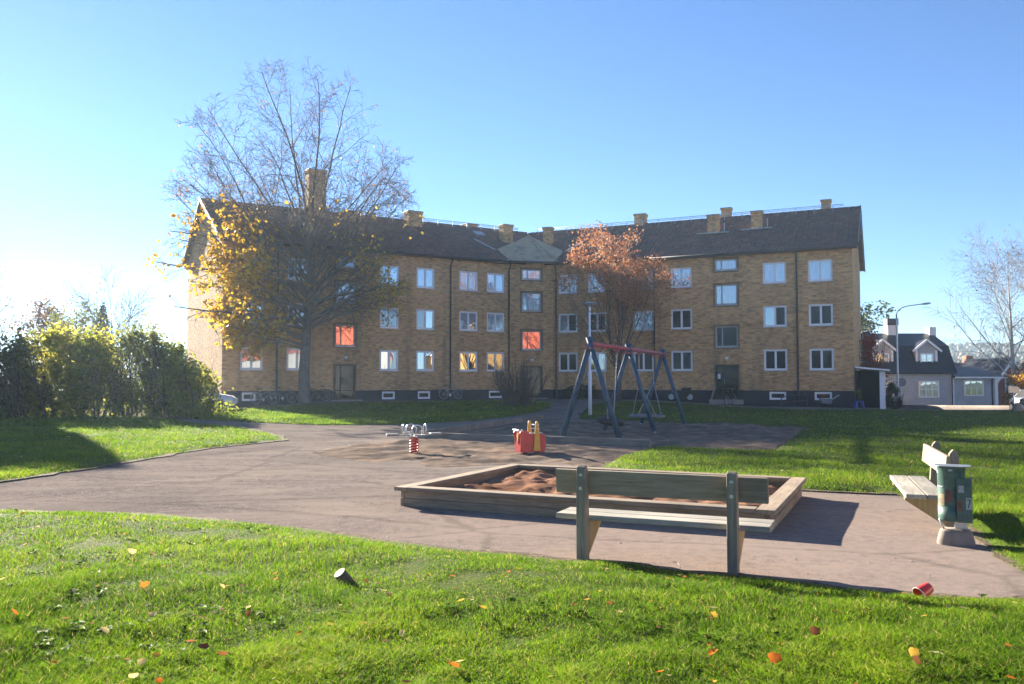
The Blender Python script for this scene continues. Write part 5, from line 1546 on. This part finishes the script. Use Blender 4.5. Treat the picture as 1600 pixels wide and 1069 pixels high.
    house_window(t, M @ Matrix.Translation((u0, .02, .95)), u1 - u0, 1.05, 3, 2, 'glass')
grey_house()

def simple_house(label, M, w, d, eave, ridge, wallm, roofm, nwin, chim=True, name='wooden_house'):
    t = thing(name, label, 'house', M)
    a = MB().prism([(-w / 2, 0), (w / 2, 0), (w / 2, eave), (0, ridge), (-w / 2, eave)], 0, d, lambda u, v, q: (u, q, v)); a.build('wall', MAT[wallm], t, M)
    k = MB(); s = (ridge - eave) / (w / 2)
    for sg in (-1, 1):
        P = [Vector((sg * (w / 2 + .4), -.4, eave - .4 * s + .08)), Vector((0, -.4, ridge + .08)), Vector((0, d + .4, ridge + .08)), Vector((sg * (w / 2 + .4), d + .4, eave - .4 * s + .08))]
        Q = [q + Vector((0, 0, .14)) for q in P]
        k.add(P + Q, [(0, 1, 2, 3), (7, 6, 5, 4), (0, 4, 5, 1), (1, 5, 6, 2), (2, 6, 7, 3), (3, 7, 4, 0)])
    k.build('roof', MAT[roofm], t, M)
    k = MB()
    for sg in (-1, 1): k.bar((sg * (w / 2 + .4), -.43, eave - .4 * s + .05), (0, -.43, ridge + .05), .05, .22)
    k.build('bargeboard', MAT['white_paint'], t, M)
    if chim: MB().box((-.4, d * .5, ridge - .5), (.4, d * .5 + .7, ridge + .9)).build('chimney', MAT['chimney_brick'], t, M)
    for i in range(nwin):
        x = -w / 2 + w * (i + .5) / nwin - .5
        house_window(t, M @ Matrix.Translation((x, -.03, 1.0)), 1.0, 1.3, 2, 2, 'glass')
    return t
# roofs that show behind the extension
simple_house('dark blue-roofed house far behind the grey extension', T(49.6, 84, -.5, R(90)), 6, 6.5, 2.2, 3.7, 'white_boards', 'black_roof', 1, True)
simple_house('little red house with white gable boards behind the grey extension', T(43.6, 73, -.5, R(20)), 3.4, 4, 2.2, 3.9, 'red_boards', 'black_roof', 1, False)
# houses across the yard, out of the picture, that the window panes mirror
simple_house('yellow wooden house mirrored in the ground floor windows of the left wing', T(39.5, 30.5, 0, R(-130)), 10, 9, 5.0, 8.6, 'yellow_boards', 'red_roof', 3)
simple_house('long white house with bright red roof mirrored in the stair windows', T(33.5, 19.0, 0, R(163.7)), 10, 26, 5.0, 9.4, 'white_boards', 'bright_roof', 3)
simple_house('red wooden house mirrored in the glass of the stair doors', T(2.0, -34, 0, R(180)), 12, 9, 4.6, 8.2, 'red_boards', 'red_roof', 4)
for i, (x, y, h) in enumerate(((-18, -22, 9), (-26, -16, 11), (-30, -34, 10), (-11, -30, 9.5))):
    conifer('spruce_tree', ('spruce behind the viewer mirrored in the right wing, nearest of four', 'tallest spruce behind the viewer mirrored in the right wing', 'farthest spruce behind the viewer mirrored in the right wing', 'spruce behind the viewer beside the red house')[i], T(x, y, 0), h, 2.6, 150 + i)

plain('bike_frame', (0.10, 0.13, 0.17), 0.4, 0.2)
def neighbour_block():
    """the block left of the picture whose corner shades the left lawn"""
    M = T(-27.6, 43.6, 0, R(32))
    t = thing('neighbouring_block', 'pale three-storey block left of the picture whose corner shades the left lawn', 'building', M)
    MB().box((-16, 0, 0), (0, 10, 11.0)).build('wall', MAT['brick'], t, M)
    MB().box((-16.2, -.2, 11.002), (.15, 10.2, 11.3)).build('roof', MAT['gutter'], t, M)
    for i in range(5):
        for z in (1.6, 4.4, 7.2): house_window(t, M @ Matrix.Translation((-15 + i * 3.0, -.03, z)), 1.4, 1.3, 2, 1, 'glass')
neighbour_block()
# ---- lamps and signs
def street_lamp():
    p = Vector((atd(1403, 600, 54.0).x, 54.0, float(gz(25.0, 54.0)))); M = T(p)
    t = thing('street_lamp', 'tall grey street lamp with a curved arm in front of the grey house', 'street lamp', M)
    MB().lathe([(.10, 0), (.10, 1.2), (.07, 1.25), (.055, 5.9), (.05, 6.3)], 12).build('post', MAT['galvanised'], t, M)
    pts = [(0, 0, 6.28)] + [(1.0 - 1.0 * math.cos(a), 0, 6.28 + .62 * math.sin(a)) for a in np.linspace(.15, 1.35, 7)] + [(1.7, 0, 7.02)]
    MB().tube(pts, .035, 8).build('arm', MAT['galvanised'], t, M)
    MB().lathe([(.02, 0), (.07, .1), (.12, .35), (.10, .62), (.02, .72)], 12, Matrix.Translation((1.55, 0, 7.0)) @ Matrix.Rotation(R(84), 4, 'Y') @ Matrix.Scale(.6, 4, (1, 0, 0))).build('lamp_head', MAT['zinc'], t, M)
street_lamp()
def park_lamp():
    p = at(922, 650); M = T(p)
    t = thing('park_lamp', 'slim white lamp post behind the swing with a flat round head', 'lamp', M)
    MB().lathe([(.085, -.1), (.085, 2.0), (.055, 2.06), (.05, 4.75)], 12).build('post', MAT['white_paint'], t, M)
    MB().lathe([(.05, 4.75), (.06, 4.8), (.06, 5.0), (.03, 5.05)], 12).build('lamp_glass', MAT['galvanised'], t, M)
    MB().lathe([(.05, 5.12), (.38, 5.10), (.40, 5.13), (.06, 5.2)], 20).build('lamp_head', MAT['zinc'], t, M)
    for a in (0, 2.1, 4.2): MB().tube([(.05 * math.cos(a), .05 * math.sin(a), 4.95), (.30 * math.cos(a), .30 * math.sin(a), 5.11)], .012, 6).build('stay', MAT['zinc'], t, M)
park_lamp()
def road_sign():
    p = Vector((atd(1407, 600, 56.5).x, 56.5, float(gz(26.4, 56.5)))); M = T(p)
    t = thing('road_sign', 'back of a round road sign on a thin post beside the street lamp', 'sign', M)
    MB().tube([(0, 0, 0), (0, 0, 2.2)], .035, 8).build('post', MAT['galvanised'], t, M)
    MB().lathe([(.0, -.012), (.29, -.012), (.29, .012), (0, .012)], 24, Matrix.Translation((.08, -.05, 1.95)) @ Matrix.Rotation(R(90), 4, 'X'), False, False).build('plate', MAT['bike_frame'], t, M)
road_sign()
def direction_sign():
    p = Vector((atd(1584, 640, 46.0).x, 46.0, float(gz(27.7, 46.0)))); M = T(p)
    t = thing('post_sign', 'pale double plate on a post beside the parked cars at the right edge', 'sign', M)
    MB().tube([(0, 0, 0), (0, 0, 1.55)], .03, 8).build('post', MAT['galvanised'], t, M)
    MB().box((-.28, -.04, 1.12), (.24, -.02, 1.46)).box((.05, .03, 1.08), (.38, .05, 1.40)).build('plate', MAT['galvanised'], t, M)
    MB().lathe([(.30, 0), (.30, .1), (.16, .5), (.12, .55)], 10, Matrix.Translation((.12, -.2, 0))).build('sign_base', MAT['concrete'], t, M)
direction_sign()

# ---- bicycles
plain('bike_pale', (0.34, 0.38, 0.40), 0.4, 0.2); plain('bike_dark', (0.02, 0.022, 0.025), 0.45, 0.1)
def bicycle(M, label, paint='bike_frame'):
    t = thing('bicycle', label, 'bicycle', M, 'bicycles parked along the wall')
    for x in (-.53, .53):
        ring = [(x + math.cos(a) * .33, 0, .345 + math.sin(a) * .33) for a in [2 * math.pi * k / 28 for k in range(28)]]
        w = MB().tube(ring, .018, 6, False, True).build('wheel', MAT['rubber'], t, M)
        m = MB().tube([(x, -.04, .345), (x, .04, .345)], .025, 8)
        for k in range(14):
            a = 2 * math.pi * k / 14; m.tube([(x, .015 * (-1) ** k, .345), (x + .31 * math.cos(a), 0, .345 + .31 * math.sin(a))], .003, 3, False)
        rim = [(x + math.cos(a) * .305, 0, .345 + math.sin(a) * .305) for a in [2 * math.pi * k / 28 for k in range(28)]]
        m.tube(rim, .010, 5, False, True); m.build('rim', MAT['galvanised'], w, M)
        g = [(x + math.cos(a) * .375, 0, .345 + math.sin(a) * .375) for a in np.linspace(.25, 2.9, 9)]
        MB().tube(g, .016, 5).build('mudguard', MAT[paint], t, M)
    bb, seat, head, fork = (-.08, 0, .30), (-.24, 0, .80), (.36, 0, .78), (.42, 0, .62)
    m = MB().tube([bb, seat], .018, 8).tube([bb, fork], .02, 8).tube([(-.20, 0, .62), head], .018, 8).tube([fork, (.36, 0, .9)], .02, 8).tube([(-.53, .05, .345), bb], .012, 6).tube([(-.53, .05, .345), (-.2, .02, .66)], .011, 6).tube([fork, (.53, .05, .345)], .014, 6).tube([fork, (.53, -.05, .345)], .014, 6)
    m.build('frame', MAT[paint], t, M)
    MB().tube([seat, (-.27, 0, .90)], .013, 6).build('seat_post', MAT['galvanised'], t, M)
    MB().prism([(-.42, -.09), (-.38, -.10), (-.2, -.04), (-.12, -.02), (-.12, .02), (-.2, .04), (-.38, .10), (-.42, .09)], .90, .95, lambda u, v, q: (u, v, q)).build('saddle', MAT['rubber'], t, M, .012)
    MB().tube([(.20, -.28, 1.02), (.34, -.2, 1.05), (.38, 0, 1.0), (.34, .2, 1.05), (.20, .28, 1.02)], .012, 6).tube([(.36, 0, .88), (.38, 0, 1.0)], .014, 6).build('handlebar', MAT['galvanised'], t, M)
    MB().box((-.75, -.07, .72), (-.32, .07, .735)).tube([(-.7, .06, .72), (-.53, .06, .36)], .007, 5).build('carrier', MAT[paint], t, M)
    MB().lathe([(.085, -.008), (.085, .008)], 16, Matrix.Translation((-.08, -.05, .30)) @ Matrix.Rotation(R(90), 4, 'X')).tube([(-.08, -.1, .13), (-.08, .1, .47)], .011, 5).build('crank', MAT['galvanised'], t, M)
    return t
def wall_spot(F, px, off, rot=0.0, lean=8):
    u = u_of(F, px, -off); P = F @ Vector((u, -off, 0)); ang = math.atan2(F[1][0], F[0][0])
    return T(P.x, P.y, float(gz(P.x, P.y)) + .01, ang + rot) @ Matrix.Rotation(R(-lean), 4, 'X')
bicycle(wall_spot(FL, 705, .55, 0), 'pale bicycle leaning on the wall below the left downpipe', 'bike_pale')
bicycle(wall_spot(FL, 414, 1.0, R(20)), 'bicycle with pale wheels left of the golden tree', 'bike_pale')
bicycle(wall_spot(FL, 444, .8, R(8)), 'dark bicycle partly hidden by the trunk of the golden tree', 'bike_frame')
bicycle(wall_spot(FL, 496, .7, R(170)), 'dark bicycle just right of the trunk of the golden tree', 'bike_dark')
bicycle(wall_spot(FR, 1141, 1.3, R(75), 4), 'dark bicycle standing in front of the right stair door', 'bike_dark')
def moped():
    M = wall_spot(FR, 1063, 1.0, R(180), 3)
    t = thing('moped', 'dark moped parked by the wall behind the right swing leg', 'moped', M)
    for x in (-.6, .6):
        ring = [(x + math.cos(a) * .24, 0, .30 + math.sin(a) * .24) for a in [2 * math.pi * k / 24 for k in range(24)]]
        w = MB().tube(ring, .05, 8, False, True).build('wheel', MAT['rubber'], t, M); MB().lathe([(.19, -.03), (.19, .03)], 16, Matrix.Translation((x, 0, .30)) @ Matrix.Rotation(R(90), 4, 'X')).build('rim', MAT['galvanised'], w, M)
    MB().prism([(-.75, .55), (-.7, .78), (-.1, .82), (.05, .55), (.3, .35), (.45, .85), (.52, .85), (.42, .28), (.1, .22), (-.4, .25), (-.62, .5)], -.12, .12, lambda u, v, q: (u, q, v)).build('body', MAT['bike_dark'], t, M, .03)
    MB().prism([(-.72, .79), (-.7, .9), (-.1, .88), (-.08, .82)], -.12, .12, lambda u, v, q: (u, q, v)).build('seat', MAT['rubber'], t, M, .03)
    MB().tube([(.60, 0, .30), (.46, 0, .95)], .035, 8).tube([(.38, -.3, 1.02), (.45, 0, .98), (.38, .3, 1.02)], .016, 6).build('handlebar', MAT['galvanised'], t, M)
    MB().lathe([(.02, -.05), (.07, -.03), (.085, .05)], 12, Matrix.Translation((.53, 0, .90)) @ Matrix.Rotation(R(90), 4, 'Y')).build('headlight', MAT['galvanised'], t, M)
    MB().tube([(.38, -.3, 1.02), (.38, -.33, 1.2)], .006, 5).lathe([(.0, -.01), (.06, -.01), (.06, .01), (0, .01)], 12, Matrix.Translation((.38, -.34, 1.24)) @ Matrix.Rotation(R(90), 4, 'Y'), True, False).build('mirror', MAT['galvanised'], t, M)
moped()
def rack():
    M = wall_spot(FR, 1240, 1.1, R(4), 0)
    t = thing('bicycle_rack', 'bent brown metal rail rack by the wall left of the cellar window', 'rack', M)
    for x in (-.75, .75): MB().tube([(x, 0, -.1), (x * .98, 0, .72)], .03, 8).build('upright', MAT['brown_pipe'], t, M)
    MB().tube([(-.75, 0, .62), (.73, 0, .98 - .2)], .024, 8).tube([(-.75, 0, .25), (.74, 0, .42)], .024, 8).build('rail', MAT['brown_pipe'], t, M)
rack()
M = wall_spot(FR, 1112, .75, 0, 0)
tag(MB().bar((-.12, 0, .02), (.13, .38, 1.15), .11, .03, (0, 1, 0)).build('leaning_plank', MAT['post_wood'], None, M), 'wooden plank leaning on the wall beside the right stair door', 'plank')
plain('blue_plastic', (0.04, 0.10, 0.42), 0.4)
def stool():
    P = FR @ Vector((Rlen + .25, -1.0, 0)); M = T(P.x, P.y, float(gz(P.x, P.y)))
    t = thing('plastic_stool', 'blue plastic step stool in front of the black shelter', 'stool', M)
    MB().box((-.22, -.17, .40), (.22, .17, .44)).build('top', MAT['blue_plastic'], t, M, .01)
    for sx in (-1, 1):
        for sy in (-1, 1): MB().bar((sx * .24, sy * .19, 0), (sx * .18, sy * .13, .40), .07, .05, (1, 0, 0)).build('leg', MAT['blue_plastic'], t, M)
stool()
shrub('potted_plant', 'little green plant standing on the blue stool', T((FR @ Vector((Rlen + .25, -1.0, 0))).x, (FR @ Vector((Rlen + .25, -1.0, 0))).y, float(gz(20.9, 49.6)) + .55), .22, .22, .45, 4, 260, 'leaf_olive', .1, 118, cat='plant')
def barrow():
    M = wall_spot(FR, 1290, .9, R(15), 0)
    t = thing('hand_cart', 'small pale hand cart against the plinth under the right cellar window', 'cart', M)
    MB().prism([(-.3, .25), (.25, .2), (.35, .5), (-.4, .55)], -.2, .2, lambda u, v, q: (u, q, v)).build('tray', MAT['bike_frame'], t, M, .01)
    MB().tube([(.3, .15, .45), (.75, .15, .75)], .018, 6).tube([(.3, -.15, .45), (.75, -.15, .75)], .018, 6).build('handle', MAT['galvanised'], t, M)
    MB().tube([(math.cos(a) * .16 - .2, 0, .17 + math.sin(a) * .16) for a in [2 * math.pi * k / 18 for k in range(18)]], .03, 6, False, True).tube([(-.2, 0, .17), (-.1, 0, .3)], .02, 6).build('wheel', MAT['rubber'], t, M)
barrow()

# ---- cars
plain('car_white', (0.78, 0.78, 0.78), 0.25, 0, 0.04); plain('car_navy', (0.012, 0.02, 0.045), 0.22, 0.2, 0.05); plain('car_silver', (0.55, 0.57, 0.6), 0.25, 0.7, 0.05)
plain('tail_red', (0.35, 0.01, 0.01), 0.2)
def car(M, paint, label):
    t = thing('parked_car', label, 'car', M, 'parked cars')
    secs = [(-2.1, .45, .78, .72), (-1.95, .28, .90, .82), (-1.2, .22, .95, .86), (0, .22, .95, .87), (1.2, .22, .92, .86), (1.85, .26, .80, .82), (2.1, .42, .62, .70)]
    V, F = [], []
    for x, z0, z1, w in secs:
        V += [(x, -w * .92, z0), (x, -w, (z0 + z1) / 2), (x, -w * .94, z1), (x, w * .94, z1), (x, w, (z0 + z1) / 2), (x, w * .92, z0)]
    for i in range(len(secs) - 1):
        for k in range(6): F.append((i*6+k, i*6+(k+1) % 6, (i+1)*6+(k+1) % 6, (i+1)*6+k))
    F += [tuple(range(6))[::-1], tuple(len(V) - 6 + k for k in range(6))]
    V = V
    MB().add(V, F, True).build('body', MAT[paint], t, M)
    cab = [(-1.75, .92, .78), (-1.25, 1.42, .60), (.35, 1.46, .60), (1.15, .93, .78)]
    V = [(x, s * w, z) for x, z, w in cab for s in (-1, 1)]
    MB().add(V, [(0, 2, 3, 1), (4, 6, 7, 5), (0, 6, 4, 2), (1, 3, 5, 7)], False).build('windows', MAT['glass_dark'], t, M)
    MB().add([(-1.25, -.6, 1.425), (.35, -.6, 1.465), (.35, .6, 1.465), (-1.25, .6, 1.425), (-.45, -.58, 1.5), (-.45, .58, 1.5)], [(0, 4, 5, 3), (4, 1, 2, 5), (0, 1, 4), (3, 5, 2)], True).build('roof', MAT[paint], t, M)
    for s in (-1, 1):
        for a, b in (((-1.75, .92, .785), (-1.25, 1.43, .605)), ((.35, 1.46, .605), (1.15, .93, .785)), ((-.4, .94, .79), (-.45, 1.46, .61))):
            MB().bar((a[0], s * a[2], a[1]), (b[0], s * b[2], b[1]), .07, .05).build('pillar', MAT[paint], t, M)
    for x in (-1.3, 1.32):
        for s in (-1, 1):
            W = Matrix.Translation((x, s * .80, .31)) @ Matrix.Rotation(R(90), 4, 'X')
            w = MB().lathe([(.2, -.1), (.3, -.1), (.31, 0), (.3, .1), (.2, .1)], 20, W).build('wheel', MAT['rubber'], t, M); MB().lathe([(.19, -.104), (.19, .104)], 16, W).build('rim', MAT['galvanised'], w, M)
    for s in (-1, 1):
        MB().box((-2.1, s * .62 - .12, .62), (-2.04, s * .62 + .12, .76)).build('tail_light', MAT['tail_red'], t, M); MB().box((2.0, s * .58 - .13, .54), (2.09, s * .58 + .13, .66)).build('headlight', MAT['galvanised'], t, M)
    return t
car(T(31.9, 49.5, float(gz(31.9, 49.5)), R(84)), 'car_navy', 'dark blue car at the right edge, seen from behind beside the sign')
car(T(34.2, 54.6, float(gz(34.2, 54.6)), R(80)), 'car_silver', 'silver car standing beyond the dark blue car at the right edge')
car(T(-16.4, 43.0, 0, R(12)), 'car_white', 'white car behind the right end of the hedge')
car(T(-25.3, 44.0, 0, R(8)), 'car_white', 'white car glimpsed through the left part of the hedge')

# ---- wooded hill beyond the town
def hills():
    k = NT('hill_wood'); k.set(.95, 0, .05); p = k.pos(False)
    k.col(k.ramp(k.noise(p, .03, 6), [(0.35, (0.035, 0.055, 0.03)), (0.5, (0.11, 0.085, 0.04)), (0.65, (0.17, 0.12, 0.06))])); MAT['hill_wood'] = k.m
    xs = np.linspace(-420, 700, 90); ys = np.linspace(230, 640, 26); X, Y = np.meshgrid(xs, ys)
    prof = S((Y - 235) / 240)
    Z = -3 + prof * (21 + 5 * vnoise(X, Y, 71, 4, .008)) * (Y / 500) * (.35 + .65 * S((X - 40) / 150))
    V = np.stack([X.ravel(), Y.ravel(), Z.ravel()], 1); w, h = len(xs), len(ys)
    F = [(j*w+i, j*w+i+1, (j+1)*w+i+1, (j+1)*w+i) for j in range(h-1) for i in range(w-1)]
    tag(link(bpy.data.objects.new('hills', np_mesh('hills', V, F, MAT['hill_wood'], smooth=True))), kind='structure')
    rs = np.random.default_rng(77); n = 26000
    i = rs.integers(0, len(V), n); P = V[i] + np.stack([rs.uniform(-7, 7, n), rs.uniform(-9, 9, n), np.zeros(n)], 1)
    hh = rs.uniform(1.6, 4.5, n); rr = hh * rs.uniform(.35, .6, n)
    ring = np.array([(math.cos(a), math.sin(a)) for a in np.linspace(0, 2 * np.pi, 6)[:-1]])
    con = rs.uniform(0, 1, n) < .22
    lv = [(0.05, .55), (.35, 1.0), (.75, .65)]
    Vt = []
    for f, q in lv:
        qq = np.where(con, 1.05 - f, q)
        Vt.append(P[:, None, :] + np.concatenate([(ring[None] * (rr * qq)[:, None, None]) * rs.uniform(.75, 1.25, (n, 5, 1)), np.broadcast_to((hh * f)[:, None, None], (n, 5, 1))], 2))
    Vt.append((P + np.stack([np.zeros(n), np.zeros(n), hh], 1))[:, None, :])
    Vt = np.concatenate(Vt, 1).reshape(-1, 3); b = np.arange(n)[:, None] * 16; F = []
    for l in range(2):
        for q in range(5):
            F.append(b + np.array([l*5+q, l*5+(q+1) % 5, (l+1)*5+(q+1) % 5])); F.append(b + np.array([l*5+q, (l+1)*5+(q+1) % 5, (l+1)*5+q]))
    for q in range(5): F.append(b + np.array([10+q, 10+(q+1) % 5, 15]))
    tint = np.where(con, rs.uniform(0, .3, n), rs.uniform(.35, 1, n))
    leafmat('far_wood', [(0.0, (0.012, 0.025, 0.015)), (0.3, (0.03, 0.05, 0.02)), (0.5, (0.085, 0.055, 0.025)), (1.0, (0.13, 0.085, 0.045))], .2)
    tag(link(bpy.data.objects.new('far_woods', np_mesh('far_woods', Vt, np.concatenate(F), MAT['far_wood'], {'tint': np.repeat(tint, 16)}))), 'distant wooded hillside in autumn colours behind the houses', 'woods', kind='stuff')
hills()

# ================================================================== haze volume added to imitate the veil of lens glare
k = bpy.data.materials.new('haze'); k.use_nodes = True
nt = k.node_tree; nt.nodes.remove(nt.nodes['Principled BSDF'])
pv = nt.nodes.new('ShaderNodeVolumePrincipled')
pv.inputs['Color'].default_value = (0.62, 0.83, 1.0, 1)
pv.inputs['Density'].default_value = 0.0006
pv.inputs['Anisotropy'].default_value = 0.25
nt.links.new(pv.outputs[0], nt.nodes['Material Output'].inputs['Volume'])
tag(MB().box((-480, -90, -5), (760, 700, 34)).build('haze', k), 'thin haze volume added to imitate lens glare', 'haze', kind='stuff')
SC.cycles.volume_bounces = 0
